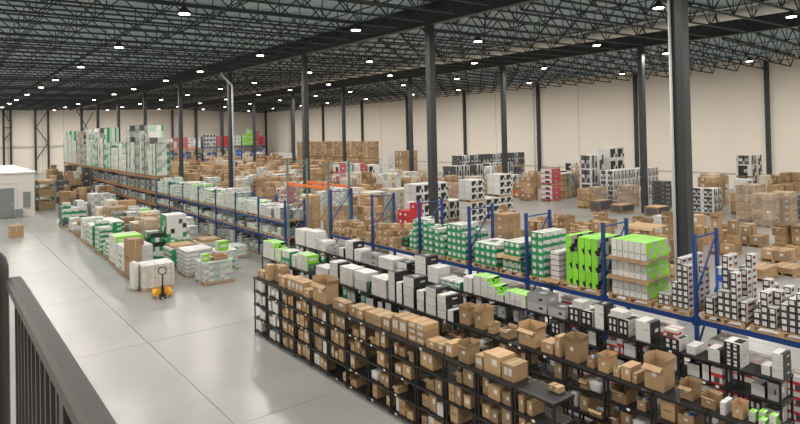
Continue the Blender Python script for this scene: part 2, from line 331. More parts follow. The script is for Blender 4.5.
K['grn2'] = carton('green_carton', (['GGGG', 'GGwk', 'GwkG', 'GGGG'], [3, 3, 2, 2]), (['wwwww', 'wwwDw', 'wwwwk', 'wkwww', 'GwwwG'], None, None), (['w'],))
K['hex'] = carton('patterned_carton', (['wcwcw', 'cwcwc', 'wcwcw'],), (['wwcwwcw', 'wcwcwcw', 'wwcwwcw'],), (['w'],))
K['stripe'] = carton('striped_carton', (['w', 'D', 'w'], None, [3, 1, 3]), (['w', 'D', 'w'], None, [3, 1, 2]), (['w'],))
K['blkgrn'] = carton('black_carton', (['kGk', 'kkk'], [1, 3, 1]), (['kkk', 'GwG'], [1, 1, 1]), (['k'],))
K['blue'] = carton('blue_carton', (['uwu', 'uuu'],), (['uuu', 'uwu'],), (['w'],))
K['orange'] = carton('orange_carton', (['ooo', 'owo'],), (['oow', 'ooo'],), (['o', 'w', 'o'],))
K['wdull'] = carton('pale_carton', (['gww', 'wgw', 'lgw'], [2, 3, 2]), (['wgg', 'gwl'], [2, 2, 3]), (['w'],))
K['wgrn'] = carton('pale_carton', (['wlw', 'wGw', 'lwl'], [2, 1, 2]), (['lwG', 'wwl'], [3, 2, 1]), (['wl'],))
K['cream'] = carton('pale_carton', (['ccc', 'cwc'],), (['ccc', 'cbc'],), (['c'],))
def openbox(name, flaps, stuffed=None):
    m = MB(); t = .025; h = .5
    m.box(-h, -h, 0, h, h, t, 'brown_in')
    m.box(-h, -h, t, -h+t, h, 1, 'brown').box(h-t, -h, t, h, h, 1, 'brown').box(-h+t, -h, t, h-t, -h+t, 1, 'brown').box(-h+t, h-t, t, h-t, h, 1, 'brown')
    face(m, ['w'], (-h-.004, .1, .75), (0, -.25, 0), (0, 0, -.2))
    for (sx, sy), a in zip(((-1, 0), (1, 0), (0, -1), (0, 1)), flaps):
        if a is None: continue
        L = .3; ca, sa = math.cos(a)*L, math.sin(a)*L
        if sx:
            e = sx*h; i = e-sx*t
            m.hexa([(min(e, i), -h, 1), (max(e, i), -h, 1), (max(e, i), h, 1), (min(e, i), h, 1), (min(e, i)+sx*ca, -h, 1+sa), (max(e, i)+sx*ca, -h, 1+sa), (max(e, i)+sx*ca, h, 1+sa), (min(e, i)+sx*ca, h, 1+sa)], 'brown')
        else:
            e = sy*h; i = e-sy*t
            m.hexa([(-h, min(e, i), 1), (h, min(e, i), 1), (h, max(e, i), 1), (-h, max(e, i), 1), (-h, min(e, i)+sy*ca, 1+sa), (h, min(e, i)+sy*ca, 1+sa), (h, max(e, i)+sy*ca, 1+sa), (-h, max(e, i)+sy*ca, 1+sa)], 'brown')
    if stuffed:
        for q in range(5):
            x, y = random.uniform(-.3, .2), random.uniform(-.3, .2); m.box(x, y, t, x+.22, y+.25, random.uniform(.7, .97), stuffed[q % len(stuffed)])
    return m.mesh(name)
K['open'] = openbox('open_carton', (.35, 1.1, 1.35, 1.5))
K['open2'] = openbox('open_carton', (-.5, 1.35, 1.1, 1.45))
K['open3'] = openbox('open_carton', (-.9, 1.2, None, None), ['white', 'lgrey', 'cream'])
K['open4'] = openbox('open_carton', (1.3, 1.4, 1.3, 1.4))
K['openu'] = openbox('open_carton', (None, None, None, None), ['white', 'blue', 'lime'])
def soft(name, mt):
    bm = bmesh.new(); bmesh.ops.create_cube(bm, size=1); bmesh.ops.subdivide_edges(bm, edges=bm.edges[:], cuts=3, use_grid_fill=True)
    rr = random.Random(3)
    for v in bm.verts:
        d = v.co.copy(); s = max(abs(c) for c in d)
        n = d.normalized()*.62
        v.co = d*.72+n*.28*(2*s) if s > 0 else d
        v.co += Vector([rr.uniform(-.03, .03) for _ in range(3)]); v.co.z += .5
    z0 = min(v.co.z for v in bm.verts)
    for v in bm.verts: v.co.z -= z0
    me = bpy.data.meshes.new(name); bm.to_mesh(me); bm.free(); me.materials.append(MT[mt])
    for p in me.polygons: p.use_smooth = True
    return me
K['pack'] = soft('soft_package', 'white'); K['dpack'] = soft('soft_package', 'dgrey')
NAMES = dict(open='open_carton', open2='open_carton', open3='open_carton', open4='open_carton', openu='open_carton', pack='plastic_package', dpack='plastic_package', bw='small_carton')
def nm(k): return NAMES.get(k) or K[k].name.split('.')[0]
def box(kind, x0, x1, y0, y1, z, h, label, group=None, parent=None, jit=.012, name=None):
    """one carton filling the given footprint"""
    gx = gy = .006
    sx, sy = x1-x0-2*gx, y1-y0-2*gy; j = random.uniform(-jit, jit) if jit else 0
    sx -= abs(j)*sy; sy -= abs(j)*sx
    loc = Vector(((x0+x1)/2, (y0+y1)/2, z))
    if parent: loc -= parent.location
    return put(name or nm(kind), K[kind], parent, loc, j, (sx, sy, h), None if parent else label, None if parent else ('package' if 'pack' in kind else 'box'), None if parent else group)
LAYW = {1: [''], 2: ['lower ', 'upper '], 3: ['bottom ', 'middle ', 'top '], 4: ['bottom ', 'lower middle ', 'upper middle ', 'top ']}
def cluster(kind, desc, where, x0, x1, yhi, ylo, z, h, n=1, nd=1, nl=1, drop=0, jit=.012, maxdepth=None):
    """nd deep x n wide x nl high cartons; layers get shorter with drop; each its own thing"""
    tot = 0; hh = h/nl; items = []
    for k in range(nl):
        for j in range(n):
            for i in range(nd):
                if k and drop and random.random() < drop*k and j < n: continue
                items.append((k, j, i))
    keep = set(); out = []
    for (k, j, i) in items:
        if k and (k-1, j, i) not in keep: continue
        keep.add((k, j, i)); out.append((k, j, i))
    w = (yhi-ylo)/n; dd = (x1-x0)/nd; grp = None
    grp = ('%s cartons %s' % (desc, where)) if len(out) > 1 else None
    ROWN = {1: [''], 2: ['front', 'rear'], 3: ['front', 'middle', 'rear'], 4: ['front', 'second', 'third', 'rear']}[nd]
    for (k, j, i) in out:
        lab = desc if len(out) > 1 and len(desc.split()) > 5 else '%s %s' % (desc, where)
        if nl > 1: lab += ', %s layer' % ORD[k]
        if n > 1: lab += ', %s column' % ORD[j]
        if nd > 1: lab += ', %s row' % ROWN[i]
        yy = yhi-j*w
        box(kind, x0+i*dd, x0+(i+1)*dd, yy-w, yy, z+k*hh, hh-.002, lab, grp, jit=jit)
    return out
# ---------------------------------------------------------------- black plastic shelving
SW, SD, SH = .905, .56, 1.8; TIERS = [.1, .52, .94, 1.36, 1.77]; TT = .045
def shelfmesh():
    m = MB(); w, d = SW-.02, SD; b = .045
    m.box(0, 0, -TT, b, w, 0, 'black_plastic').box(d-b, 0, -TT, d, w, 0, 'black_plastic').box(b, 0, -TT, d-b, b, 0, 'black_plastic').box(b, w-b, -TT, d-b, w, 0, 'black_plastic')
    n = 8; st = (d-2*b)/n
    for i in range(n): m.box(b+i*st+.012, b, -.02, b+(i+1)*st-.006, w-b, -.002, 'black_plastic')
    m.box(b, w/2-.03, -TT, d-b, w/2+.03, -.021, 'black_plastic')
    return m.mesh('shelf')
def postmesh():
    m = MB()
    m.tube([(0, 0, 0), (0, 0, SH-.08)], .024, 'black_plastic', 6)
    for z in TIERS: m.tube([(0, 0, z-.07), (0, 0, z-.005)], .034, 'black_plastic', 8)
    return m.mesh('post')
SM, PM = shelfmesh(), postmesh(); TAG = MB().box(-.004, -.03, -.02, .002, .03, .02, 'tag').mesh('price_tag')
def shelfrow(name, x0, ytop, n, tagp):
    for i in range(n):
        y0 = ytop-(i+1)*SW
        u = empty('shelf_unit', 'black slatted plastic shelf unit, %s from the far end of the %s row' % (ORD[i], name), 'shelf', (x0, y0, 0), group='black shelf units')
        for z in TIERS:
            put('shelf', SM, u, (0, .01, z))
        for px, py in ((.03, .04), (SD-.03, .04), (.03, SW-.04), (SD-.03, SW-.04)): put('post', PM, u, (px, py, 0))
        for z in TIERS:
            for q in range(3):
                if random.random() < tagp: put('price_tag', TAG, u, (-.003, .2+.25*q, z-.022))
RA, R2, R3 = 7.97, 9.55, 11.65
YA, Y2, Y3 = 18.08, 20.9, 22.4
NA, N2, N3 = 13, 21, 20
shelfrow('front', RA, YA, NA, .16); shelfrow('middle', R2, Y2, N2, .12); shelfrow('rear', R3, Y3, N3, .1)
TNAME = ['bottom', 'second', 'third', 'fourth', 'top']
def fill(row, x0, ytop, n, i, t, kinds, density=1., hmax=.32):
    """a row of cartons on one tier of one unit"""
    y1 = ytop-i*SW-.09; ye = ytop-(i+1)*SW+.09; z = TIERS[t]+.001; q = 0; its = []
    while y1 > ye+.14:
        w = min(random.uniform(.12, .3), y1-ye)
        if random.random() < density:
            its.append((random.choice(kinds), y1, w, random.uniform(.6, 1.1)*hmax, random.uniform(.28, .44), random.uniform(0, .06)))
        y1 -= w+random.uniform(.005, .05)
    for q, (k, ya, w, h, d, off) in enumerate(its):
        de = DESC[k]
        lab = '%s%s on the %s tier of the %s %s-row shelf unit' % ((ORD[q]+' ') if len(its) > 1 else '', de, TNAME[t], ORD[i], row)
        if 'open' in k: h *= .62
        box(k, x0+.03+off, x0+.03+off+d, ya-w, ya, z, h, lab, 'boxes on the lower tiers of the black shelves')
DESC = dict(brown='brown carton', brown2='printed brown carton', brownl='labelled brown carton', bdots='brown carton', open='open brown carton', open2='open brown carton', open3='stuffed open carton', open4='open brown carton', openu='open-topped full carton', pack='white plastic package', dpack='dark plastic package', white='white carton', wblk='white black-ended carton', grey='grey carton', diam='black patterned carton', green='green and white carton', lime='lime carton', redw='red and white carton', wblktop='white and black carton', stripe='striped white carton', limetop='lime topped carton')
for i in range(NA):
    for t in range(4):
        if i < 2: fill('front', RA, YA, NA, i, t, ['pack', 'white', 'pack', 'white'], .9)
        elif i < 6: fill('front', RA, YA, NA, i, t, ['brown', 'brown2', 'brown', 'brownl', 'white'][:(5 if i > 3 else 4)], .93)
        else: fill('front', RA, YA, NA, i, t, ['brown', 'brownl', 'open', 'brown2', 'open3', 'open', 'brown', 'white' if t < 2 else 'brown', 'pack' if t == 1 else 'brown', 'brown2'], .75)
# tops of the front row
WA = 'on top of the front shelves'
ZT = TIERS[4]+.001
def top(row, kind, yhi, ylo, h, desc, n=1, nd=1, nl=1, d=.42, off=.05, drop=0, jit=.02, z=None):
    if row == 'front': off += .06; d *= .88
    elif 'open' in kind: h *= .82; d *= .8; off += .09; m_ = (yhi-ylo)*.06; yhi -= m_; ylo += m_
    elif row == 'middle' and 'brown' in kind: d *= .85; off += .07
    x0 = dict(front=RA, middle=R2, rear=R3)[row]+off
    cluster(kind, desc, dict(front='on the front shelf row top', middle='on the middle shelf row top', rear='on the rear shelf row top')[row], x0, x0+d, yhi, ylo, ZT if z is None else z, h, n, nd, nl, drop, jit)
top('front', 'brown', 18.0, 17.5, .22, 'low brown carton at the far end')
top('front', 'brown2', 17.45, 17.2, .48, 'upright brown carton near the far end', d=.3)
top('front', 'brown', 17.15, 16.55, .36, 'wide brown carton with a taped lid', off=.2, d=.33)
top('front', 'brown', 16.5, 16.1, .3, 'square brown carton beside the wide one', off=.05, d=.4)
top('front', 'brown', 17.12, 16.6, .14, 'flat brown carton lying on the wide one', off=.2, d=.3, z=ZT+.37)
top('front', 'brownl', 15.95, 15.0, .34, 'labelled brown carton', n=4, nd=1, d=.45)
top('front', 'brown', 14.95, 14.62, .22, 'small low brown carton next to the torn one', off=.03, d=.4)
top('front', 'open2', 14.45, 13.75, .5, 'big torn open brown carton', d=.45)
top('front', 'brown', 13.45, 12.8, .24, 'long brown carton alone', d=.3)
top('front', 'brown', 12.65, 12.05, .24, 'low sealed carton', n=2, d=.45)
top('front', 'brown2', 11.95, 11.3, .26, 'wide printed carton', n=2, d=.5)
top('front', 'brownl', 11.25, 10.95, .3, 'upright brown carton by the labelled stack', d=.45)
top('front', 'brownl', 10.9, 10.35, .4, 'tall carton with two white labels', n=2, d=.5)
top('front', 'brownl', 10.3, 9.75, .42, 'stacked carton with white labels', n=2, nd=1, nl=3, d=.5)
top('front', 'brown', 9.7, 9.15, .17, 'small tan carton', n=2, nl=1, d=.4)
top('front', 'brownl', 9.1, 8.88, .27, 'narrow labelled carton', d=.4)
top('front', 'open', 8.72, 8.42, .3, 'small open brown carton', d=.36)
top('front', 'brownl', 8.25, 8.05, .26, 'squat carton with a yellow edge', d=.42)
top('front', 'brown', 8.03, 7.6, .36, 'largest sealed brown carton', d=.48)
top('front', 'brownl', 7.58, 7.28, .3, 'labelled carton beside the largest one', d=.46)
top('front', 'brown', 6.74, 6.5, .1, 'little brown carton', n=2, off=.3, d=.2)
# middle row tops
top('middle', 'limetop', 20.8, 19.9, .6, 'big white carton with lime top', n=3, nd=1, nl=2, d=.5, off=.03)
top('middle', 'lime', 19.85, 19.4, .42, 'white carton with lime end', n=1, nl=2, d=.45)
top('middle', 'greenw', 19.3, 18.75, .45, 'white carton with green end', n=2, nl=1, d=.48)
top('middle', 'white', 18.6, 18.3, .4, 'plain white carton beside the lime pair', d=.45)
top('middle', 'lime', 18.25, 17.5, .5, 'white carton with broad lime end', n=2, nl=2, d=.45)
top('middle', 'blkgrn', 17.4, 17.0, .26, 'small black carton', d=.4)
top('middle', 'white', 16.95, 16.2, .3, 'low white printer carton', n=1, nl=2, d=.45)
top('middle', 'wblk', 16.1, 15.6, .56, 'tall white carton with dark gap', n=1, nl=2, d=.45)
top('middle', 'white', 15.5, 14.8, .52, 'pair of tall white cartons, one', n=2, nl=1, d=.45)
top('middle', 'white', 14.7, 14.1, .52, 'boxy white carton', n=1, nl=2, d=.45)
top('middle', 'blkgrn', 14.05, 13.9, .3, 'thin black carton with blue print', d=.35)
top('middle', 'white', 13.85, 13.15, .5, 'white carton of the three layer stack', n=1, nd=2, nl=3, d=.5)
top('middle', 'wblktop', 13.05, 12.75, .78, 'tallest black sided carton', d=.5)
top('middle', 'wblk', 12.7, 12.45, .55, 'white and black carton between taller ones', d=.5)
top('middle', 'wblktop', 12.4, 11.95, .76, 'white carton with black lid', nl=3, d=.5)
top('middle', 'wblk', 11.85, 11.55, .5, 'square white carton', nl=2, d=.5)
top('middle', 'wblktop', 11.5, 11.1, .66, 'black ended carton of the tall stack', nl=3, n=1, nd=1, d=.48)
top('middle', 'wblk', 11.07, 10.73, .55, 'black ended carton of the mid stack', nl=3, d=.48)
top('middle', 'wblk', 10.7, 10.48, .26, 'black ended carton of the low stack', nl=1, d=.48)
top('middle', 'open4', 10.42, 10.05, .4, 'brown carton with raised lid', d=.42)
top('middle', 'open', 9.93, 9.62, .46, 'deep open brown carton', d=.45, off=.08)
top('middle', 'open', 9.5, 9.28, .22, 'small open carton left of the toys', d=.28)
top('middle', 'open3', 9.12, 8.82, .24, 'open carton full of colourful things', d=.34)
top('middle', 'open2', 8.6, 8.1, .42, 'wide open carton with folded flaps', d=.45)
top('middle', 'brown', 7.98, 7.68, .22, 'low taped brown carton', d=.42)
top('middle', 'brown', 7.63, 7.5, .4, 'upright narrow brown carton', d=.36)
top('middle', 'open4', 7.42, 7.06, .46, 'tall open carton', d=.42)
top('middle', 'openu', 6.92, 6.74, .24, 'carton topped with a white package', d=.36)
top('middle', 'open4', 6.68, 6.42, .3, 'square open carton with upright flaps', d=.38)
top('middle', 'openu', 6.36, 6.2, .2, 'carton with blue and white papers', d=.42)
top('middle', 'brown', 6.18, 5.98, .25, 'closed carton behind the papers', d=.44)
top('middle', 'brown', 5.96, 5.86, .18, 'thin closed carton beside the huge one', d=.4)
top('middle', 'open2', 5.76, 5.36, .52, 'huge open brown carton with a white label', d=.5, off=.04)
top('middle', 'open2', 5.16, 4.9, .26, 'open carton right of the huge one', d=.4, off=.1)
top('middle', 'open', 4.78, 4.52, .2, 'shallow open carton', d=.34, off=.05)
top('middle', 'white', 4.45, 4.36, .2, 'slim white carton', d=.3, off=.08)
top('middle', 'open4', 4.3, 4.12, .22, 'little open carton beside the lime ones', d=.3, off=.05)
# rear row tops
top('rear', 'white', 22.3, 21.5, .62, 'white carton of the far tall pair', n=1, nl=2, d=.5)
top('rear', 'white', 21.4, 20.6, .66, 'stacked white carton with dark seams', n=1, nl=2, d=.5)
top('rear', 'white', 20.5, 19.9, .38, 'broad white carton', n=2, nl=1, d=.5)
top('rear', 'grey', 19.8, 19.0, .3, 'grey printer carton', n=1, nl=2, d=.45)
top('rear', 'wblk', 18.95, 18.6, .3, 'small white carton with black end', n=1, d=.4)
top('rear', 'wblk', 18.5, 17.95, .62, 'tall white stack carton', n=1, nl=2, d=.48)
top('rear', 'white', 17.9, 17.5, .4, 'square white carton behind printers', n=1, d=.48)
top('rear', 'grey', 17.4, 16.5, .36, 'white and grey printer carton', n=1, nl=2, d=.5)
top('rear', 'white', 16.45, 15.6, .36, 'long white carton', n=1, nl=2, d=.5)
top('rear', 'wblktop', 15.4, 14.9, .36, 'black topped carton', n=1, nl=2, d=.48)
top('rear', 'wblktop', 14.5, 13.95, .7, 'black topped carton of a tall stack', n=1, nl=3, d=.5)
top('rear', 'white', 13.9, 13.4, .46, 'white carton by the green packs', n=1, nl=2, d=.5)
top('rear', 'greenw', 13.3, 12.5, .2, 'flat green and white pack', n=3, nl=2, d=.5, jit=.05)
top('rear', 'white', 12.35, 12.0, .42, 'pale carton left of the lime stack', n=2, nl=1, d=.5)
top('rear', 'limetop', 11.95, 10.85, .52, 'white carton with lime lid', n=4, nl=3, d=.5, drop=.15)
top('rear', 'limetop', 10.8, 10.1, .32, 'small white and lime carton', n=4, nl=2, d=.45)
top('rear', 'grey', 10.05, 9.45, .42, 'light grey carton with dark top', n=1, nl=2, d=.52)
top('rear', 'grey', 9.4, 8.9, .22, 'single light grey carton', n=1, nl=1, d=.52)
top('rear', 'diam', 8.82, 8.15, .34, 'black carton with white diamonds', n=2, nl=1, d=.5)
top('rear', 'white', 8.7, 8.4, .16, 'white carton lying on diamond cartons', n=1, d=.3, z=ZT+.345)
top('rear', 'wblktop', 8.1, 7.85, .55, 'upright white and black carton', nl=1, d=.4)
top('rear', 'diam', 7.78, 7.25, .36, 'black diamond carton of the nearer pair', n=2, d=.5)
top('rear', 'white', 7.7, 7.35, .14, 'white carton on the nearer diamond pair', d=.3, z=ZT+.365)
top('rear', 'wblk', 7.1, 6.75, .42, 'black and white upright carton', n=1, d=.4)
top('rear', 'diam', 6.5, 6.15, .24, 'low black diamond carton', d=.4)
top('rear', 'redw', 6.48, 6.2, .16, 'white and red carton on diamond carton', d=.35, z=ZT+.245)
top('rear', 'white', 6.05, 5.85, .16, 'flat white carton', d=.4, off=.1)
top('rear', 'wblk', 5.6, 5.36, .24, 'little white carton beside the black stack', d=.35, off=.05)
top('rear', 'diam', 5.3, 5.0, .45, 'dark and white carton of the close stack', nl=3, d=.4, off=.05)
top('rear', 'white', 4.68, 4.52, .17, 'small white block carton', d=.3, off=.1)
top('rear', 'wblk', 4.5, 4.3, .44, 'white carton of the nearest stack', nl=3, d=.36, off=.1)
for i in range(N2):
    for t in range(4):
        kk = ['white', 'wblk', 'green', 'wblktop', 'grey'] if i < 10 else ['brown', 'open', 'brown2', 'pack', 'open3', 'openu', 'brown']
        fill('middle', R2, Y2, N2, i, t, kk, .85 if i < 10 else .75, .3)
for i in range(N3):
    for t in range(4):
        kk = ['white', 'wblk', 'grey', 'green', 'diam'] if i < 10 else ['diam', 'wblk', 'wblktop', 'green' if i < 14 else 'redw', 'grey']
        fill('rear', R3, Y3, N3, i, t, kk, .8, .32)

K['gstr'] = carton('striped_green_carton', (['wGwlwG'], [3, 1, 2, 2, 3, 2]), (['GlwGl'], [2, 2, 2, 1, 2]), (['w'],))
K['wshade'] = carton('pale_carton', (['gDg', 'DDg', 'lgD'], [3, 2, 2]), (['DDg', 'glD'], [2, 2, 3]), (['g'],))  # pale carton greyed down: shade under the rack beams put into its colours
K['tray'] = carton('dark_tray_carton', (['ddd', 'dDd'], [1, 6, 1], [1, 5]), (['DDD', 'DDD'],), (['b'],))
K['fine'] = carton('appliance_carton', (['wDkDw', 'gwkgw', 'wDgDw', 'wwwww'], [1, 2, 1, 2, 1], [3, 2, 3, 1]), (['wkwgw', 'gDwkw', 'wwwww'], [1, 2, 1, 2, 1], [3, 3, 1]), (['w'],))
K['bmix'] = carton('brown_carton', (['bbb', 'bdb', 'ddd'], [4, 2, 3], [5, 3, 1]), (['bbd', 'tbb', 'ddd'], [3, 3, 1], [3, 4, 1]), (['bbb', 'tdt', 'bbb'], [4, 1, 4], [4, 1, 4]))
for q, (y, h, o) in enumerate(((4.08, .15, .2), (3.98, .15, .3), (3.9, .12, .1), (3.75, .24, .1))):
    top('middle', 'limetop', y, y-.1, h, '%s bright lime carton from left' % ORD[q], d=.16, off=o)
top('middle', 'open4', 3.3, 2.95, .25, 'open carton at the lower right corner', d=.4)
# ---------------------------------------------------------------- pallets, racks, loads
def palletmesh():
    m = MB(); a, b = .5, .5
    for i in range(7): m.box(-a+i*.1486, -b, .115, -a+i*.1486+.108, b, .135, 'wood')
    for i in range(3): m.box(-a, -b+i*.46, .022, a, -b+i*.46+.08, .115, 'wood')
    for i in range(3): m.box(-a+i*.45, -b, 0, -a+i*.45+.1, b, .022, 'wood')
    return m.mesh('pallet')
PAL = palletmesh(); PH = .137
FILM = None
def filmmesh():
    bm = bmesh.new(); bmesh.ops.create_cube(bm, size=1); bmesh.ops.subdivide_edges(bm, edges=bm.edges[:], cuts=5, use_grid_fill=True)
    rr = random.Random(5)
    for v in bm.verts:
        v.co.x += rr.uniform(.0, .012)*(1 if v.co.x > 0 else -1); v.co.y += rr.uniform(.0, .012)*(1 if v.co.y > 0 else -1); v.co.z += .5
    for f in [f for f in bm.faces if f.calc_center_median().z < .01]: bm.faces.remove(f)
    me = bpy.data.meshes.new('stretch_film'); bm.to_mesh(me); bm.free(); me.materials.append(MT['film']); return me
FILM = filmmesh()
def pallet(x0, y0, dx, dy, z, label, group='wooden pallets'):
    return put('pallet', PAL, None, (x0+dx/2, y0+dy/2, z), 0, (dx, dy, 1), label, 'pallet', group)
def load(label, kind, x0, y0, dx, dy, h, n, z=0, pal=True, wrap=False, rag=0, name='pallet_load', group=None, cat='pallet load', mid=None):
    """one pallet load that moves as a whole: pallet, cartons and film are its parts"""
    if name == 'pallet_load': name = 'rack_load' if z > .05 and z < 5 and (abs(x0-PX0) < .01 or y0 == 124) else 'wrapped_pallet' if wrap else 'carton_pallet'
    if not pal and name != 'wrapped_stack': name = 'carton_stack'
    r = empty(name, label, cat, (x0+dx/2, y0+dy/2, z), random.uniform(-.02, .02) if z == 0 and abs(x0-PX0) > .01 else 0, group)
    nx, ny, nz = n; zb = 0
    def P(nm_, me, lx, ly, lz, sc): o = put(nm_, me, r, (lx, ly, lz), 0, sc); return o
    if pal: P('pallet', PAL, 0, 0, 0, (dx, dy, 1)); zb = PH
    hh = (h-zb)/nz; ks = kind if isinstance(kind, (list, tuple)) else [kind]
    for i in range(nx):
        for j in range(ny):
            t = nz-(random.randint(0, rag) if rag else 0)
            kk = random.choice(ks)
            for k in range(t):
                if i > 0 and j > 0 and k < t-1-rag and nx*ny > 4 and (i < nx-1 or j < ny-1): continue
                kd = kk if random.random() < .8 else random.choice(ks)
                w, d = dx/nx, dy/ny
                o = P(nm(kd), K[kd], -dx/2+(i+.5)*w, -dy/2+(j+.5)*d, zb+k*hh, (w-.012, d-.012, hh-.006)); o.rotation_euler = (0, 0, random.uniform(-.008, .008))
    if wrap: P('stretch_film', FILM, 0, 0, .05, (dx+.01, dy+.01, h-.05+.01))
    return r
def loose(kind, label, x0, y0, dx, dy, h, z=0, rz=0, group=None):
    return put('loose_carton' if 'brown' in kind else nm(kind), K[kind], None, (x0+dx/2, y0+dy/2, z), rz, (dx, dy, h), label, 'box', group)
def sheet(label, x0, y0, dx, dy, z, droop=.06, seed=1):
    rr = random.Random(seed); m = MB(); N = 12; t = .008
    def H(i, j):
        u, v = i/N*2-1, j/N*2-1; return -droop*max(0, (abs(u)-.834)/.166)*(.5+rr.random()*.4)
    hs = [[H(i, j) for j in range(N+1)] for i in range(N+1)]
    for i in range(N):
        for j in range(N):
            c = [(x0+dx*a/N, y0+dy*b/N, hs[a][b]) for a, b in ((i, j), (i+1, j), (i+1, j+1), (i, j+1))]
            m.hexa([(p[0], p[1], p[2]) for p in c]+[(p[0], p[1], p[2]+t) for p in c], 'brown')
    for k in range(len(m.v)): pass
    return put('cardboard_sheet', m.mesh('cardboard_sheet'), None, (0, 0, z), 0, None, label, 'cardboard')
def frame(h, mt, d, n=3):
    m = MB(); m.box(-.045, -.034, .01, .045, .034, h, mt).box(d-.045, -.034, .01, d+.045, .034, h, mt)
    m.box(-.07, -.07, 0, .07, .07, .01, mt).box(d-.07, -.07, 0, d+.07, .07, .01, mt); a = m.mesh('upright_frame')
    b = MB(); st = (h-.3)/n
    for i in range(n):
        z = .15+i*st; b.bar((.045, 0, z), (d-.045, 0, z+st), .035, mt)
    b.bar((.045, 0, h-.1), (d-.045, 0, h-.1), .035, mt).bar((.045, 0, .12), (d-.045, 0, .12), .035, mt)
    return a, b.mesh('frame_brace')
def rack(label, x0, d, ys, hs, levels, mt='rack_blue', n=3, upper=None):
    r = empty('pallet_rack', label, 'rack', (x0, ys[-1], 0)); cache = {}
    for q, (y, h) in enumerate(zip(ys, hs)):
        if h not in cache: cache[h] = frame(h, mt, d, n)
        f = put('upright_frame', cache[h][0], r, (0, y-ys[-1], 0)); put('frame_brace', cache[h][1], f)
    for za, bmt, rng in levels:
        for i in range(*rng):
            ya, yb = ys[i]-.045, ys[i+1]+.045; L = ya-yb
            me = MB().box(-.03, 0, -.12, .03, L, 0, bmt).box(-.045, -.002, -.16, .045, .03, .04, bmt).box(-.045, L-.03, -.16, .045, L+.002, .04, bmt).mesh('beam')
            put('beam', me, r, (-.0, yb-ys[-1], za)); put('beam', me, r, (d, yb-ys[-1], za))
    return r
RX, RD = 13.5, 1.07; ZB = 1.95
ysD = [22.4, 19.3, 16.4, 13.9, 11.55, 9.02, 6.68, 4.2]
rack('blue pallet rack behind the rear shelf row, loaded on one beam level', RX, RD, ysD, [3.85]*8, [(ZB, 'rack_blue', (0, 7))])
ysO = [26.4, 22.58]
rack('tall rack bay with orange beams and grey-green frame at mid hall', RX, RD, ysO, [5.05, 5.05], [(3.95, 'rack_orange', (0, 1))], 'rack_teal', 4)
ysL = [26.72+3.05*i for i in range(8)][::-1]
rack('long blue pallet rack with two beam levels of green and white stock', RX, RD, ysL, [3.05]*8, [(ZB, 'rack_blue', (0, 7)), (1.12, 'rack_blue', (0, 7))])
ysT = [48.35+2.98*i for i in range(15)][::-1]
rack('tall distant rack with three orange brown beam levels', RX, RD, ysT, [5.9]*15, [(3.15, 'rack_brown', (0, 14)), (ZB, 'rack_brown', (0, 14)), (1.05, 'rack_brown', (0, 14))], 'rack_teal', 5)
# --- near rack, beam level
PX0 = RX-.03; ZP = ZB+PH+.001
def rpal(yhi, ylo, tag): pallet(PX0, ylo, 1.13, yhi-ylo, ZB+.001, 'wooden pallet under %s on the blue rack' % tag)
def rc(kind, desc, yhi, ylo, h, n, nd, nl, drop=0, xo=0, d=1.05, jit=.015, z=None):
    cluster(kind, desc, 'on the blue rack', PX0+.03+xo, PX0+.03+xo+d, yhi, ylo, ZP if z is None else z, h, n, nd, nl, drop, jit)
rpal(22.3, 20.95, 'the leftmost small brown cartons'); rpal(20.85, 19.45, 'the second lot of brown cartons')
rc('brown', 'small brown carton of the leftmost pile', 22.25, 21.0, .62, 4, 3, 3, .45, jit=.1)
rc('brown2', 'small brown carton of the second pile', 20.8, 19.5, .66, 4, 3, 3, .35, jit=.1)
rpal(19.15, 17.9, 'the third lot of brown cartons'); rpal(17.8, 16.55, 'brown and black mixed cartons')
rc('brown', 'small brown carton of the third pile', 19.1, 17.95, .66, 3, 3, 3, .3, jit=.08)
rc('green', 'green carton left of the rack post', 17.02, 16.6, 1.05, 2, 3, 5, .05)
rc('blkgrn', 'black and green carton', 17.42, 17.05, .36, 1, 2, 2, 0, d=.7)
rc('redw', 'red and white flat carton', 17.75, 17.1, .2, 1, 1, 1, 0, xo=.72, d=.33, z=ZP)
rc('brown2', 'brown carton in front of the red one', 17.75, 17.48, .3, 1, 2, 1, 0, d=.7)
rpal(16.3, 15.1, 'the leftmost green cartons'); rpal(15.0, 14.05, 'the tall green cartons')
rc('green', 'green carton of the leftmost green stack', 16.25, 15.7, 1.1, 2, 3, 5, .06)
rc('green', 'green carton of the second green stack', 15.65, 15.12, .85, 2, 3, 4, .05)
rc('green', 'green carton of the tall green stack', 14.98, 14.08, 1.1, 4, 3, 5, .08)
rpal(13.75, 12.7, 'the low green cartons'); rpal(12.6, 11.72, 'the drooping cardboard tray')
rc('green', 'green carton of the low green stack', 13.7, 12.75, .66, 4, 3, 3, .08)
rc('greenw', 'green striped carton under the drooping tray', 12.5, 11.8, .42, 3, 3, 2, 0)
sheet('drooping cardboard tray between green striped cartons on the blue rack', PX0-.12, 11.75, 1.28, .9, ZP+.445, .12, 3)
rc('green', 'green striped carton on the drooping tray', 12.45, 11.8, .4, 3, 3, 2, 0, z=ZP+.456)
rpal(11.42, 10.5, 'the tall green striped stack'); rpal(10.4, 9.15, 'the lime cartons')
rc('green', 'green carton of the tallest green stack', 11.4, 10.95, 1.25, 2, 3, 6, 0)
sheet('wide cardboard sheet under white cartons on the blue rack', PX0-.16, 10.36, 1.2, .58, ZP+.004, .05, 4)
rc('stripe', 'white carton stacked on the wide cardboard sheet', 10.8, 10.5, .75, 1, 2, 5, 0, z=ZP+.014, d=.75, xo=.1)
rc('limebig', 'lime carton of the bright stack', 10.2, 9.2, 1.3, 5, 2, 3, .06)
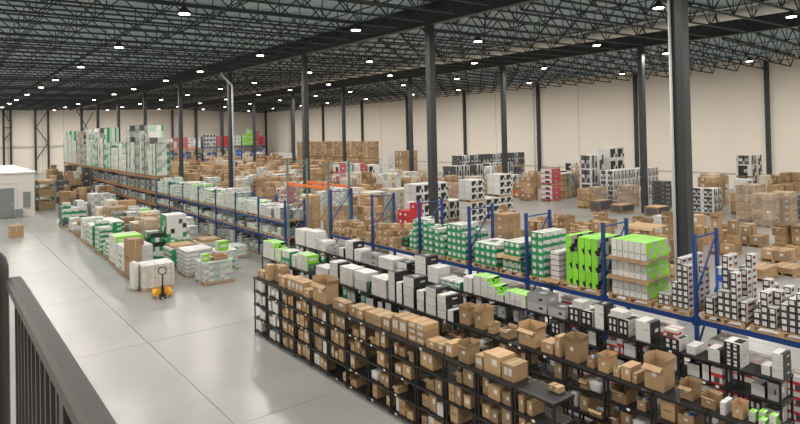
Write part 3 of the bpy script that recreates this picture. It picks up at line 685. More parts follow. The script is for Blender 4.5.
rpal(8.88, 7.75, 'white and lime cartons between cardboard'); rpal(7.65, 6.82, 'black and white small cartons')
for q, nm_ in enumerate(('lower', 'middle', 'upper')):
    zz = ZP+.004+q*.47
    rc('limewht', 'white and lime carton of the %s cardboard layer' % nm_, 8.8, 7.85, .43, 6, 2, 1, 0, z=zz+.01, jit=.004)
    if q: sheet('bent cardboard sheet under the %s white and lime layer' % nm_, PX0-.1, 7.75, 1.24, 1.14, zz-.002, .1, 5+q)
rc('bw', 'small black and white carton, lone column', 7.6, 7.3, .75, 2, 2, 6, .25)
rc('bw', 'small black and white carton left of the post', 7.25, 6.85, 1.15, 3, 4, 8, .05)
rpal(6.55, 5.65, 'the tall black and white cartons'); rpal(5.55, 4.35, 'the ragged black and white cartons')
rc('bw', 'small black and white carton right of the post', 6.5, 6.28, .4, 1, 2, 3, 0, d=.5)
rc('bw', 'small black and white carton of the tallest columns', 6.22, 5.8, 1.3, 3, 4, 9, .03)
rc('bw', 'small black and white carton of the short columns', 5.75, 5.62, .42, 1, 2, 3, .1)
rc('bw', 'small black and white carton of the ragged columns', 5.5, 5.05, 1.15, 3, 4, 8, .1)
rc('bw', 'small black and white carton of the nearest columns', 4.98, 4.4, .95, 4, 4, 7, .1)
rc('blue', 'blue carton behind the short black and white stack', 6.5, 6.28, .95, 1, 1, 3, xo=.55, d=.45)
rc('blue', 'blue carton at the right end', 4.36, 4.25, .5, 1, 1, 2, xo=.5, d=.5)
# floor level below the near rack
for q, (ya, yb, k, dsc) in enumerate(((22.2, 19.5, 'brown', 'dark corner brown carton'), (19.1, 16.6, 'redw', 'red and white carton'), (16.2, 14.1, 'redw', 'red striped carton'), (13.7, 11.8, 'redw', 'red edged carton'), (11.3, 9.3, 'redw', 'white carton with red band'), (8.8, 6.9, 'redw', 'red banded carton'), (6.5, 4.4, 'redw', 'red lidded carton'))):
    n = max(3, int((ya-yb)/.42)); cluster(k, dsc, 'under the %s rack bay' % ORD[q], RX+.1, RX+.95, ya, yb, .002, 1.5, n, 2, 5, .08, .02)
# ---------------------------------------------------------------- long blue rack (two beam levels)
rs = random.Random(11)
for b in range(7):
    y1, y0 = ysL[b]-.1, ysL[b+1]+.1; half = (y1-y0)/2
    for s in range(2):
        ya = y0+s*half+.03; w = half-.06; pos = '%s half of the %s long rack bay' % (('near', 'far')[s], ORD[6-b])
        first = b == 6
        k = ['wblk', 'dark', 'wdull'] if first else rs.choice([['wgrn', 'greenw'], ['wgrn', 'lime'], ['greenw', 'white'], ['wgrn', 'wdull', 'green']])
        load('%s cartons on the upper beams, %s' % ('dark and pale' if first else 'green and white', pos), k, PX0, ya, 1.1, w, rs.uniform(.75, 1.4) if not first else .7, (2, 4, 5), ZB+.001, wrap=rs.random() < .5, rag=1, group='stock on the long blue rack')
        load('low stock on the middle beams, %s' % pos, ['wgrn', 'wshade', 'dark' if rs.random() < .5 else 'wdull'], PX0, ya, 1.1, w, rs.uniform(.45, .58), (2, 4, 3), 1.121, wrap=rs.random() < .3, rag=1, group='stock on the long blue rack')  # low levels: darker cartons mixed in to imitate shade under the beams
        load('stock on the floor, %s' % pos, ['wgrn', 'wshade', 'dark', 'wshade'], PX0, ya, 1.1, w, rs.uniform(.6, .85), (2, 4, 3), 0, rag=1, wrap=rs.random() < .3, group='stock on the long blue rack')
load('tall stack of red and brown cartons behind the end of the long blue rack', ['red', 'redw', 'brown'], 14.75, 27.2, 1.0, 1.9, 3.1, (2, 3, 7), rag=3)
# tall distant rack
hs = [4.1, 4.15, 4.1, 4.0, 3.6, 4.2, 4.2, 4.2, 4.2, 2.2, 2.6, 4.2, 4.2, 4.1]
kk = [['gstr', 'wgrn'], ['gstr', 'wdull'], ['wdull', 'gstr'], ['wshade', 'bmix'], ['wshade'], ['gstr', 'wdull'], ['gstr', 'green'], ['wdull', 'wshade'], ['green', 'gstr'], ['wdull'], ['wdull', 'wgrn'], ['gstr', 'wshade'], ['wgrn', 'wshade'], ['wshade', 'wgrn']]
for b in range(14):
    y1, y0 = ysT[b]-.1, ysT[b+1]+.1; half = (y1-y0)/2; pos = '%s bay from near end of the tall rack' % ORD[13-b]
    for s in range(2):
        ya = y0+s*half+.03; w = half-.06; sd = ('near', 'far')[s]
        load('tall %s load on top, %s' % (sd, pos), kk[b], PX0, ya, 1.1, w, hs[b]*(1 if s else rs.uniform(.62, 1)), (1, 3, 4 if hs[b] > 3.5 else 3), 3.151, group='top loads on the tall distant rack', wrap=False)
        load('%s pale load on the third level, %s' % (sd, pos), ['wshade', 'wshade', 'dark', 'dark'] if b > 4 else ['wdull', 'wshade', 'cream'], PX0, ya, 1.1, w, rs.uniform(.7, 1.0), (1, 3, 1), ZB+.001, rag=0, group='pale stock on the tall distant rack')
        load('%s load on the second level, %s' % (sd, pos), ['wshade', 'wdull', 'dark', 'wshade'], PX0, ya, 1.1, w, rs.uniform(.5, .7), (1, 3, 1), 1.051, group='pale stock on the tall distant rack')
        load('%s load on the floor level, %s' % (sd, pos), ['wshade', 'dark', 'dark', 'wgrn'], PX0, ya, 1.1, w, rs.uniform(.6, .8), (1, 3, 1), 0, group='pale stock on the tall distant rack')
# ---------------------------------------------------------------- floor pallets left of the racks
load('wrapped pallet of hexagon patterned white packs in front of the pallet jack', 'hex', 6.62, 25.75, 1.25, 1.1, 1.05, (2, 2, 3), wrap=True)
put('plastic_sheet', K['pack'], None, (6.45, 26.4, 0), .1, (.22, .5, 1.1), 'crumpled white plastic sheet hanging at the hexagon patterned pallet', 'plastic')
load('low pallet of green and white cartons behind the hexagon pallet', ['greenw', 'green'], 6.75, 27.2, 1.2, 1.1, .75, (2, 2, 3), rag=1)
put('brown_carton', K['brown2'], None, (7.0, 28.85, 0), .05, (.5, .85, 1.75), 'tall upright brown carton standing among the green and white floor pallets', 'box')
load('pallet of white and green cartons behind the tall upright carton', ['greenw', 'white'], 6.8, 29.5, 1.25, 1.7, 1.25, (2, 3, 4), wrap=True)
loose('brown', 'brown carton lying on the wrapped white and green pallet', 7.1, 29.7, .6, 1.0, .2, 1.275)
load('lime topped white pallet, third in the floor row beside the open aisle', ['lime', 'white'], 6.9, 31.7, 1.25, 1.4, 1.45, (2, 2, 4), wrap=False)
load('narrow pallet of dark green cartons beside the open aisle', ['green', 'greenw'], 7.0, 33.6, 1.2, 1.3, .95, (2, 3, 4), rag=1)
load('stepped pallet of green striped cartons, fifth beside the open aisle', ['green', 'greenw'], 7.0, 35.5, 1.2, 1.6, 1.7, (2, 3, 6), rag=2)
load('pallet of white bags and green cartons, sixth beside the open aisle', ['greenw', 'wdull', 'green'], 7.05, 37.9, 1.3, 1.6, 1.6, (2, 3, 5), rag=2)
load('white wrapped pallet, seventh beside the open aisle', ['white', 'wgrn'], 7.1, 40.2, 1.2, 1.5, 1.4, (2, 2, 4), rag=1, wrap=True)
load('mixed lime and brown pallet, eighth beside the open aisle', ['lime', 'brown', 'wdull'], 7.15, 42.6, 1.2, 1.5, 1.1, (2, 2, 3), rag=1)
load('low pale pallet before the black cartons beside the open aisle', ['wdull', 'lime'], 7.2, 45.0, 1.2, 1.6, .9, (2, 2, 3), rag=1)
load('pallet of black and white cartons at the far end of the floor row', ['dark', 'wblktop', 'diam', 'green'], 7.1, 48.2, 1.5, 2.0, 1.75, (3, 3, 4), rag=1)
load('wrapped pallet of pale cartons nearest on the right of the floor rows', ['wgrn', 'wdull'], 8.85, 25.0, 1.35, 1.1, .95, (2, 2, 3), wrap=True)
loose('open', 'open flat carton lying on the nearest right wrapped pallet', 9.4, 25.25, .6, .6, .12, .975)
loose('lime', 'lime carton on the edge of the nearest right wrapped pallet', 8.87, 25.2, .28, .28, .3, .98)
load('pallet of white cartons with dark stripes in the right floor row', 'stripe', 8.75, 26.9, 1.2, 1.3, 1.2, (2, 2, 6), wrap=True)
load('second pallet of dark striped cartons behind the nearest wrapped one', ['stripe', 'wdull'], 10.1, 27.0, 1.1, 1.2, .95, (2, 2, 5))
loose('lime', 'large lime carton on the striped pallet', 10.3, 27.2, .5, .4, .42, .955)
load('pallet of green cartons under flat brown lids in the right floor row', ['green', 'greenw'], 8.7, 28.9, 1.2, 1.3, 1.0, (2, 2, 4))
loose('brown', 'flat brown lid carton on the green carton pallet', 8.85, 29.0, 1.0, 1.1, .12, 1.005)
load('pale pallet with brown lids behind the dark striped one', ['wdull', 'cream'], 10.1, 28.8, 1.2, 1.3, 1.1, (2, 2, 4))
loose('brown2', 'long brown lid carton on the pale pallet', 10.2, 28.9, .9, 1.0, .14, 1.105)
load('green carton pallet under the big diamond carton', ['green', 'greenw'], 9.12, 31.2, 1.25, 1.25, 1.15, (2, 2, 4))
loose('grn2', 'big green and white diamond printed carton on a green carton pallet', 9.2, 31.25, 1.0, 1.1, 1.15, 1.152)
load('dark green cartons left of the tall diamond ones', ['green', 'blkgrn'], 8.42, 31.2, .62, 1.2, 1.5, (1, 2, 3))
load('low wrapped white pallet under an open brown carton by the blue rack', ['wdull', 'wgrn'], 11.6, 29.5, 1.2, 1.2, .6, (2, 2, 2), wrap=True)
loose('open2', 'open brown carton by the low wrapped white pallet', 10.7, 31.25, .55, .55, .7)
fr = [(8.8, 33.4, ['brown', 'brown2'], 1.9, 'big brown cartons behind the tall diamond ones'), (10.3, 33.4, ['wdull', 'brown'], 1.7, 'pale and brown cartons right of the big brown ones'), (8.8, 35.6, ['brown', 'wdull'], 1.9, 'brown and pale cartons, third from the diamond ones'), (10.3, 35.8, ['brown', 'green'], 1.6, 'brown carton pallet with green edges in the right floor row'),
      (8.8, 37.8, ['brown', 'brown2'], 1.5, 'broad brown cartons midway along the right floor row'), (10.3, 38.2, ['blkgrn', 'greenw'], 1.4, 'dark and green cartons midway along the right floor row'), (8.8, 40.2, ['blkgrn', 'wdull', 'green'], 1.6, 'dark mixed pallet past the broad brown cartons'), (10.3, 40.6, ['green', 'white'], 1.5, 'green and white pallet past the dark mixed one'),
      (8.9, 42.8, ['brown', 'brown2', 'wdull'], 1.7, 'brown mixed pallet far along the right floor row'), (10.4, 43.0, ['green', 'lime'], 1.4, 'green and lime pallet far along the right floor row'), (8.9, 45.6, ['wdull', 'cream'], 1.9, 'tall pale pallet near the far end of the right floor row'), (10.4, 46, ['green', 'brown'], 1.7, 'green and brown pallet near the far end'), (9.0, 48.6, ['wdull', 'white'], 2.2, 'pale tall wrapped pallet at the far end of the right floor row'), (10.5, 49, ['wdull', 'brown'], 1.8, 'pale and brown pallet at the far end'),
      (9.2, 52, ['cream', 'wdull'], 1.6, 'cream carton pallet beyond the floor rows'), (10.6, 54, ['wdull', 'white'], 1.6, 'white carton pallet beyond the floor rows')]
for q, (x, y, k, h, lab) in enumerate(fr): load(lab, k, x, y, 1.25, 1.5, h, (2, 2, 4), rag=1, wrap=q % 3 == 0)
put('brown_carton', K['brown'], None, (4.1, 46.2, 0), .1, (.75, .6, .75), 'single brown carton alone on the open floor before the white office', 'box')
# pallet jack
pj = empty('pallet_jack', 'yellow pallet jack with a black upright handle parked by the hexagon pallet', 'pallet jack', (7.0, 24.45, 0), math.radians(-14))
for sx in (-.27, .27):
    f = put('fork', MB().box(sx-.08, -.05, .085, sx+.08, 1.0, .14, 'yellow').hexa([(sx-.08, 1.0, .085), (sx+.08, 1.0, .085), (sx+.05, 1.12, .085), (sx-.05, 1.12, .085), (sx-.08, 1.0, .14), (sx+.08, 1.0, .14), (sx+.05, 1.12, .1), (sx-.05, 1.12, .1)], 'yellow').mesh('fork'), pj)
    put('roller', MB().tube([(sx-.04, .85, .045), (sx+.04, .85, .045)], .045, 'rubber', 10).mesh('roller'), f)
put('pump_body', MB().box(-.35, -.14, .1, .35, -.05, .2, 'yellow').hexa([(-.3, -.16, .2), (.3, -.16, .2), (.3, -.05, .2), (-.3, -.05, .2), (-.1, -.16, .5), (.1, -.16, .5), (.1, -.05, .45), (-.1, -.05, .45)], 'yellow').tube([(0, -.22, .08), (0, -.22, .5)], .055, 'black', 10).mesh('pump_body'), pj)
for sx in (-.09, .09): put('steer_wheel', MB().tube([(sx-.035, -.25, .1), (sx+.035, -.25, .1)], .1, 'rubber', 14).mesh('steer_wheel'), pj)
hd = put('handle', MB().tube([(0, -.25, .45), (0, -.32, .95)], .028, 'black', 8).mesh('handle'), pj)
put('handle_loop', MB().tube([(0, -.32, .95), (-.13, -.335, 1.02), (-.15, -.345, 1.12), (-.1, -.36, 1.24), (.1, -.36, 1.24), (.15, -.345, 1.12), (.13, -.335, 1.02), (0, -.32, .95)], .022, 'black', 8).mesh('handle_loop'), hd)
# ---------------------------------------------------------------- white office and clutter at far left
of = empty('site_office', 'small white flat roofed office cabin at the far left with grey door', 'cabin', (1.0, 58, 0))
put('cabin_body', MB().box(0, 0, 0, 5.5, 18, 3.55, 'office').mesh('cabin_body'), of)
put('roof_slab', MB().hexa([(-.1, -.15, 3.551), (5.65, -.15, 3.551), (5.65, 18.1, 3.551), (-.1, 18.1, 3.551), (-.1, -.15, 3.65), (5.65, -.15, 3.65), (5.65, 18.1, 3.65), (-.1, 18.1, 3.65)], 'white').mesh('roof_slab'), of)
dr = put('door', MB().box(3.05, -.06, .02, 4.05, -.002, 2.4, 'door_grey').mesh('door'), of)
put('door_handle', MB().box(3.9, -.12, 1.05, 3.98, -.061, 1.12, 'galv').mesh('door_handle'), dr)
put('vent_panel', MB().box(4.7, -.12, .75, 5.2, -.002, 2.0, 'door_grey').mesh('vent_panel'), of)
put('floor_cabinet', MB().box(4.15, -.4, .002, 4.6, -.002, .65, 'door_grey').mesh('floor_cabinet'), of)
put('conduit', MB().tube([(4.3, -.03, .6), (4.3, -.03, 2.6), (4.28, -.03, 2.75), (3.2, -.03, 2.8), (2.0, -.03, 2.8)], .03, 'galv', 6).mesh('conduit'), of)
rack('low steel rack of brown cartons beside the white office', 7.2, 1.2, [64.0, 61.2], [2.5, 2.5], [(1.2, 'rack_teal', (0, 1)), (2.3, 'rack_teal', (0, 1))], 'rack_teal', 2)
for z, h in ((0, .8), (1.201, .7), (2.301, .35)): load('brown cartons on the %s level of the low rack beside the office' % {0: 'floor', 1.201: 'middle', 2.301: 'top'}[z], ['brown', 'brown2'], 7.2, 61.4, 1.2, 2.4, h, (1, 3, 1), z, rag=0)
cl = [(9.4, 64, 'brown', 1.3), (10.8, 63.5, 'dark', 1.6), (9.3, 66.4, 'dark', 2.2), (10.8, 66, 'brown', 2.4), (9.2, 69, 'brown', 2.6), (10.7, 69, 'wdull', 2.9), (11.9, 71.5, 'brown', 3.2), (10.3, 72, 'dark', 2.4), (9.6, 75, 'brown', 3.0), (11.4, 75, 'brown2', 3.4), (10.6, 79, 'brown', 3.3), (11.5, 58.5, 'wdull', 2.0), (11.6, 61, 'cream', 1.9)]
for q, (x, y, k, h) in enumerate(cl): load('%s heap of mixed %s cartons from the near end, between office and tall rack' % (ORD[q], {'brown': 'brown', 'brown2': 'brown', 'dark': 'dark', 'wdull': 'pale', 'cream': 'cream'}[k]), [k, 'brown', 'dark'], x, y, 1.2, 1.8, h, (2, 2, 4), rag=2, group='mixed heaps between office and tall rack')
# ---------------------------------------------------------------- racks along the end wall
ysr = None
def endrack(label, xs, lv, mt, bm):
    r = empty('pallet_rack', label, 'rack', (xs[0], 124, 0)); m = MB(); h = 6.2
    fa = MB().box(-.05, -.05, 0, .05, .05, h, mt).box(-.05, 1.05, 0, .05, 1.15, h, mt); fa = fa.mesh('upright_frame')
    br = MB()
    for i in range(4): br.bar((0, .05, .3+i*1.4), (0, 1.05, 1.7+i*1.4), .05, mt)
    br = br.mesh('frame_brace')
    for x in xs: f = put('upright_frame', fa, r, (x-xs[0], 0, 0)); put('frame_brace', br, f)
    for z in lv:
        for a, b in zip(xs, xs[1:]):
            me = MB().box(0, -.03, -.2, b-a-.12, .03, 0, bm).mesh('beam'); put('beam', me, r, (a-xs[0]+.06, 0, z)); put('beam', me, r, (a-xs[0]+.06, 1.1, z))
xsA = [32.5, 35.3, 38.1, 40.9, 43.7]; xsB = [44.2, 47, 49.8, 52.6, 55.4, 58.2]
endrack('orange beamed pallet rack at the end wall', xsA, (1.4, 3.8), 'rack_teal', 'rack_orange')
endrack('blue beamed pallet rack in the far right corner', xsB, (1.4, 4.0), 'rack_blue', 'rack_blue')
ek = {0: ['wdull', 'redp'], 1: ['redp', 'white'], 2: ['redp', 'wdull'], 3: ['redw', 'white'], 4: ['appl', 'wdull'], 5: ['red', 'redp'], 6: ['wgrn'], 7: ['lime', 'wgrn'], 8: ['red', 'redp'], 9: ['wdull', 'cream']}
for bi, (xs, z2) in enumerate(((xsA, 3.8), (xsB, 4.0))):
    for b, (a, c) in enumerate(zip(xs, xs[1:])):
        for s in range(2):
            w = (c-a)/2-.1; x = a+.08+s*(w+.04); q = bi*4+b; rn = ('orange', 'blue')[bi]
            pos = '%s half of %s bay, %s end wall rack' % (('left', 'right')[s], ORD[b], rn)
            load('coloured cartons on top, %s' % pos, ek[q], x, 124, w, 1.1, [2.2, 2.0, 2.3, 2.1, 2.7, 2.2, 2.4, 3.6 if s else 2.4, 1.9 if s else 3.2, 4.0][q], (2, 1, 3), z2+.001, group='stock on the end wall racks')
            load('dark blue stock in the middle, %s' % pos, ['blue', 'brown_' if 0 else 'brown', 'dark'] if bi == 0 else ['dark', 'cream', 'blue'], x, 124, w, 1.1, rs.uniform(1.2, 1.8), (2, 1, 2), 1.401, group='stock on the end wall racks')
# ---------------------------------------------------------------- pallet stacks on the open floor behind the racks
def W_(label, kind, x, y, dx, dy, h, n, **k): return load(label, kind, x, y, dx, dy, h, n, **k)
def two(label, kind, x, y, dx, dy, h, n, **k):
    W_('lower pallet of '+label, kind, x, y, dx, dy, h/2-.005, n, **k); W_('upper pallet of '+label, kind, x, y, dx, dy, h/2, n, z=h/2, **k)
BT = ['brown', 'bmix', 'brown2', 'bmix']
# right hand side
W_('shrink-wrapped pallet of tan cartons in front on the right', BT, 39.9, 15.0, 1.3, 1.1, 2.0, (2, 2, 6), wrap=True)
W_('second shrink-wrapped tan pallet right of the front one', BT, 41.6, 14.6, 1.2, 1.1, 2.0, (2, 2, 5), wrap=True)
W_('taller tan pallet behind the two front wrapped ones', BT, 41.4, 16.6, 1.9, 1.1, 2.35, (3, 2, 4), wrap=True)
W_('dark wrapped pallet at the right edge beside tan pallets', ['dark', 'black' if 0 else 'dark'], 43.6, 14.2, 1.3, 1.2, 1.7, (2, 2, 3), wrap=True)
W_('brown and black patterned pallet carrying a white appliance carton', ['brown', 'appl2'], 44.3, 18.0, 1.2, 1.3, 1.5, (1, 1, 2))
loose('appl', 'white appliance carton on the brown and black patterned pallet', 44.45, 18.2, .85, .9, .95, 1.505)
two('picture printed cartons by the right wall', ['fine', 'appl2'], 53.6, 21.6, 2.2, 1.2, 3.7, (2, 1, 2))
for q in range(4): W_('%s brown pallet from left along the right wall near the edge' % ORD[q], BT+['cream'], 50.6+1.75*q, 18.7-.1*q, 1.5, 1.2, 2.3-.12*(q % 2), (2, 2, 3), rag=1, group='brown pallets near the right edge')
W_('white topped black wrapped pallet in the right middle', ['fine', 'fine', 'dark'], 42.7, 19.7, 1.25, 1.6, 1.85, (2, 2, 3))
W_('tall brown pallet right of the black wrapped one', BT, 45.4, 20.9, 1.4, 1.2, 2.4, (2, 2, 5))
W_('brown and cream pallet behind the black wrapped one', ['brown', 'cream'], 47.2, 21.6, 1.6, 1.2, 2.5, (2, 2, 4), rag=1)
W_('low cream pallet right of the brown and cream one', ['cream', 'brown', 'redw'], 49.2, 22.2, 1.6, 1.2, 2.2, (2, 2, 3), rag=1)
W_('dark drawer pallet left of the black wrapped one', 'dark', 43.3, 23.6, 1.1, 1.0, 2.1, (1, 1, 6))
for q in range(4): W_('%s black and white appliance pallet from left in the long row' % ORD[q], ['fine', 'fine', 'appl2'], 44.5+1.12*q, 28.6, 1.05, 1.3, 2.65, (2, 2, 3), group='black and white appliance row')
for q in range(2): W_('%s black and white appliance pallet right of the far girder column' % ORD[q], 'fine', 49.3+1.2*q, 28.6, 1.1, 1.3, 2.6, (2, 2, 3))
two('tall white appliance cartons behind the long row', 'appl', 47.4, 30.8, 2.3, 1.2, 4.5, (2, 2, 2))
W_('grey green tall pallet left of the tall white appliance cartons', ['fine', 'appl2'], 44.6, 30.8, 2.0, 1.2, 3.9, (2, 1, 3))
W_('low brown carton stack before the appliance row', BT, 40.0, 28.0, 1.0, 1.0, 1.5, (2, 2, 3), rag=1)
W_('flat dark brown pallet before the appliance row', 'tray', 39.1, 26.3, 1.6, .9, .8, (1, 1, 1)); W_('second flat brown pallet beside the far column', 'tray', 39.3, 24.6, 1.5, 1.0, .6, (1, 1, 1))
W_('third flat brown pallet in front of the far column', 'tray', 39.6, 22.0, 1.5, 1.1, .65, (1, 1, 1))
W_('wrapped brown pallet in front of the appliance row', BT, 42.3, 28.8, 1.4, 1.0, 1.4, (2, 1, 2), wrap=True); W_('taller wrapped brown pallet in front of the appliance row', BT, 42.4, 26.0, 1.5, 1.0, 1.7, (2, 1, 2), wrap=True)
two('white cartons with pink red ends', 'redp', 41.8, 32.8, 1.2, 1.2, 2.8, (1, 1, 3))
W_('left brown pallet beside the pink ended cartons', BT, 41.0, 34.5, 1.0, 1.3, 2.6, (2, 2, 5), rag=1); W_('brown pallet left again of the pink ended cartons', BT, 40.9, 39.0, 1.2, 1.2, 1.9, (2, 2, 4), rag=1)
W_('orange marked brown pallet near the second far column', ['orange', 'brown'], 42.3, 36.8, 1.1, .9, 1.3, (1, 1, 2))
W_('brown pallet right of the pink ended cartons', BT, 43.7, 33.4, 1.2, 1.1, 2.2, (2, 1, 4)); W_('pale pallet right of the pink ended cartons', ['wdull', 'cream'], 45.2, 33.9, 1.4, 1.1, 2.2, (2, 1, 4)); W_('wrapped brown pallet on black and white cartons', ['brown', 'appl2'], 46.9, 33.4, 2.0, 1.2, 2.8, (2, 2, 3), wrap=True)
for q in range(7): W_('%s cream and brown pallet from left before the right wall' % ORD[q], [['cream', 'brown'], ['brown', 'wdull'], ['wdull', 'appl2']][q % 3], 43.5+2.0*q, 44.2-.9*q, 1.6, 1.2, 2.2+.3*(q % 2), (2, 1, 3), rag=1, group='pallets before the right wall')
for q in range(6): two('%s black and white unit from left in the long wall row' % ORD[q], ['fine', 'dark'], 45.8+1.85*q, 48.6, 1.75, 1.1, 3.5, (3, 1, 2), group='long black and white row')
for q in range(5): W_('%s dark printed pallet from left in front of the long wall row' % ORD[q], ['fine', 'dark', 'fine'], 42.0+2.0*q, 45.9, 1.7, 1.1, 2.6, (2, 1, 2), group='dark printed pallets before the long row')
# white appliance stacks behind the green cartons
for q in range(2): two('%s broad white stack with black print left of near column' % ORD[q], 'appl', 25.2+1.5*q, 31.0, 1.42, 1.2, 2.75, (2, 2, 2))
W_('low white stack with black print right of the near column', 'appl', 28.3, 31.1, 1.3, 1.2, 1.4, (2, 2, 2))
two('middle white stack with black print', 'appl', 28.2, 28.8, 1.25, 1.2, 2.95, (2, 2, 3)); W_('short white stack beside the middle white one', 'appl', 29.6, 28.8, 1.4, 1.2, 1.6, (2, 2, 3))
two('right white stack with black print', 'appl', 31.2, 29.0, 1.3, 1.2, 3.15, (2, 2, 3))
W_('brown cartons with blue dots before the white stacks', 'bdots', 24.7, 22.6, 1.25, .9, 1.6, (2, 1, 3), rag=1)
# left middle mass of brown stock
rm = random.Random(21); cnt = 0
rows = [(38.5, 22.2, 37.5, 2.0), (41.3, 22.4, 39.5, 2.1), (44.1, 22.2, 39, 2.2), (47.2, 22.4, 40, 2.2), (53.6, 22.2, 40, 2.4), (57, 22, 40, 2.4), (60.5, 22, 40, 2.4), (67.2, 22.2, 44, 2.5), (71, 22, 44, 2.6), (75, 22, 44, 2.6), (82, 22.2, 46, 2.6), (87, 22, 48, 2.6), (95, 22, 50, 2.6), (101, 22, 52, 2.8)]
for ri, (y, xa, xb, hm) in enumerate(rows):
    x = xa; q = 0
    while x < xb-1.2:
        w = rm.uniform(1.25, 1.9); u = rm.random()
        far = y > 66
        if ri < 4: ks, ad = (BT, 'brown') if u < .55 else (['wdull', 'cream', 'white'], 'pale') if u < .8 else (['redp', 'redw', 'brown'], 'red marked') if u < .88 else (['cream', 'brown'], 'tan')
        else: ks, ad = (BT, 'brown') if u < .78 else (['wdull', 'cream'], 'pale') if u < .92 else (['redw', 'brown'], 'red marked')
        h = hm*rm.uniform(.75, 1.15)*(1.15 if 27 < x < 38 and ri in (1, 2) else 1)
        if abs(x+w/2-30) < 9 and rm.random() < .04: h *= .5
        if not (abs(y-51.1) < 1.5 and abs(x-20.6) < 1):
            W_('%s %s pallet from left, %s row of the mid hall mass' % (ORD[min(q, 29)], ad, ORD[ri]), ks, x, y+rm.uniform(-.25, .25), w, 1.3 if not far else 1.6, h, (3, 2, 5) if ri < 4 else (2, 2, 5) if not far else (2, 1, 4), rag=1, wrap=(ri < 3 and rm.random() < .45), group='massed pallets behind the long racks')
        x += w+rm.uniform(.08, .5); q += 1
# nearer pallets seen through the orange beamed bay
W_('brown carton pallet with white squares behind the orange beamed bay', 'bdots', 19.6, 32.2, 1.2, 1.3, 1.7, (3, 3, 5)); W_('pale wrapped bags on the white square carton pallet', ['wdull', 'grey'], 19.7, 32.3, 1.0, 1.1, 1.1, (2, 2, 3), z=1.705, pal=False, wrap=True, cat='wrapped stack', name='wrapped_stack')
W_('brown pallet right of the white square one behind the rack', BT, 21.6, 31.4, 1.3, 1.2, 2.0, (2, 2, 4), rag=1)
W_('red and white pallet behind the first blue rack bay', ['redw', 'red', 'white'], 22.6, 28.6, 1.2, 1.0, 1.9, (2, 2, 4), rag=1); W_('brown pallet behind the second blue rack bay', BT, 23.3, 33.6, 1.2, 1.2, 2.0, (2, 2, 4), rag=1)
W_('brown pallet in the shade left of the near white stack', BT, 23.4, 30.2, 1.2, 1.2, 1.6, (2, 2, 3), rag=1)
W_('pale wrapped pallet left of the broad white stacks', ['cream', 'wdull'], 24.2, 35.0, 1.6, 1.3, 2.0, (2, 2, 4), wrap=True); W_('second pale wrapped pallet behind the broad white stacks', ['cream', 'white'], 26.4, 34.6, 1.8, 1.3, 2.1, (2, 2, 4), wrap=True)
W_('brown wrapped pallet behind the middle white stack', BT, 29.2, 34.2, 1.6, 1.3, 2.3, (2, 2, 4)); W_('open topped brown heap behind the right white stack', BT, 33.4, 33.4, 1.5, 1.3, 2.0, (2, 2, 4), rag=2)
# long wall of brown cartons
for q in range(9): two('%s brown column from the camera in the long carton wall' % ORD[q], BT, 49.8, 71.2+2.5*q, 1.4, 2.4, 5.0, (1, 3, 6), group='long wall of brown cartons')
W_('bright white sheet covered pallet at the end of the brown carton wall', ['white'], 50.2, 67.6, 1.6, 1.6, 2.9, (1, 1, 1)); W_('square brown double stack beyond the near column', BT, 44.0, 56.5, 2.4, 1.4, 4.0, (3, 2, 4))
W_('long white panels stacked beside the far carton mass', ['white'], 54.0, 97, 1.4, 16, 2.6, (1, 3, 1), pal=False)
for q in range(3): W_('tall pale pallet %s before the square brown double stack' % ORD[q], [['redp', 'wdull'], ['pink' if 0 else 'redp', 'white'], ['white', 'appl']][q], 31.2+1.7*q, 50.0, 1.5, 1.2, 3.4-.2*q, (2, 1, 3))
# loose and open cartons heaped on the floor between the blue rack and the pallets
lc = random.Random(5)
def heap(label, x, y, n, spread, kinds=('brown', 'open', 'brown2', 'open2', 'brown'), base=True, hs=(.3, .6)):
    if base: pallet(x, y, 1.2, 1.1, 0, 'wooden pallet under '+label)
    z0 = PH+.002 if base else .001; c = 0; cells = [(i, j) for i in range(2) for j in range(2)]
    for lv in range(n):
        zz = {}
        for (i, j) in cells:
            if lv and lc.random() < .35: continue
            k = lc.choice(kinds) if lv == n-1 else lc.choice(['brown', 'brown2', 'brown'])
            w = .56 if not lv else lc.uniform(.38, .52); d = .5 if not lv else lc.uniform(.34, .46); hh = .42
            zb = z0+lv*.424
            if lv and (i, j, lv-1) not in HP: continue
            HP.add((i, j, lv)) if lv else HP.add((i, j, 0))
            loose(k, '%s %s in %s' % (ORD[c], DESC[k], label), x+.02+i*.6, y+.02+j*.54, w, d, hh if lv < n-1 else lc.uniform(*hs), zb, lc.uniform(-.06, .06) if lv == 0 else lc.uniform(-.1, .1), 'loose cartons in floor heaps'); c += 1
    HP.clear()
HP = set()
heap('the heap left of the big near column', 24.4, 14.0, 4, 1); heap('the tumbled heap right of the near column', 29.8, 13.0, 3, 1, hs=(.3, .9)); heap('the heap at the right frame edge', 29.9, 10.7, 3, 1)
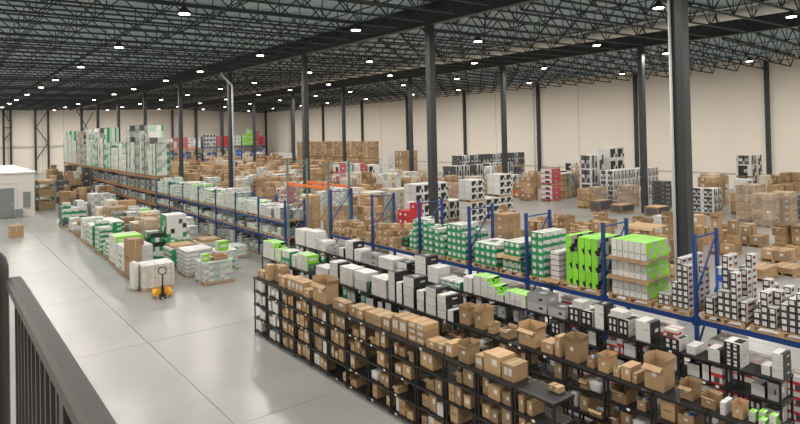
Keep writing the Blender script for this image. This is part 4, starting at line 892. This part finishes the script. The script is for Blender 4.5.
heap('the heap behind the lime cartons', 26.0, 17.6, 3, 1); heap('the heap behind the tall green stack', 24.4, 20.3, 3, 1); heap('the far heap behind the tall green stack', 30.4, 23.4, 3, 1, kinds=('brown', 'brown2'))
heap('the heap beside the dotted cartons', 26.8, 21.6, 2, 1); heap('the low heap in the clear floor', 28.4, 19.0, 2, 1); heap('the heap right of the lime cartons', 27.6, 15.9, 3, 1, kinds=('open', 'open2', 'open4'))
heap('the low heap behind the big column', 26.4, 13.2, 2, 1); heap('the small heap beyond the big column', 31.4, 15.2, 2, 1); heap('the heap beside the right heap', 31.4, 10.8, 3, 1)
heap('the squat heap near the lone boxes', 22.8, 18.2, 2, 1); heap('the middle floor heap', 29.0, 21.0, 2, 1); heap('the rear floor heap', 30.6, 18.0, 2, 1); heap('the near dark heap', 22.6, 15.2, 2, 1)
for nm_, hx, hy, hn in (('the left dense heap', 25.7, 18.9, 3), ('the second dense heap', 27.15, 20.3, 2), ('the dense heap before the flat pallets', 29.9, 16.4, 3), ('the heap behind the dotted cartons', 26.0, 23.9, 3), ('the rear heap before the pale floor', 32.4, 21.4, 2), ('the tight heap behind the white stack', 24.3, 17.2, 3), ('the heap by the low rack end', 22.9, 12.6, 2), ('the outer right heap', 33.0, 13.0, 2)): heap(nm_, hx, hy, hn, 1)
sheet('wide cardboard sheet thrown over the heap left of the near column', 24.2, 13.8, 1.6, 1.5, PH+4*.424+.05, .15, 9)
loose('brown', 'brown carton standing alone beyond the big near column', 37.0, 18.0, .9, .6, .75); loose('open2', 'open carton alone on the pale floor at right', 34.0, 15.0, .7, .6, .6)
W_('flattened brown cartons stacked low at lower right', 'brown2', 25.9, 10.1, 1.4, .9, .5, (1, 1, 3)); W_('second flattened brown carton stack at lower right', 'brown2', 27.6, 9.6, 1.2, .9, .35, (1, 1, 2)); W_('pallet under the orange carton at lower right', 'brown2', 29.1, 9.3, .9, .7, .3, (1, 1, 1))
loose('orange', 'small orange carton on a low pallet at lower right', 29.3, 9.45, .5, .4, .38, .305)
loose('white', 'white wrapped carton lying by the far column', 37.4, 20.6, 1.0, .6, .4)
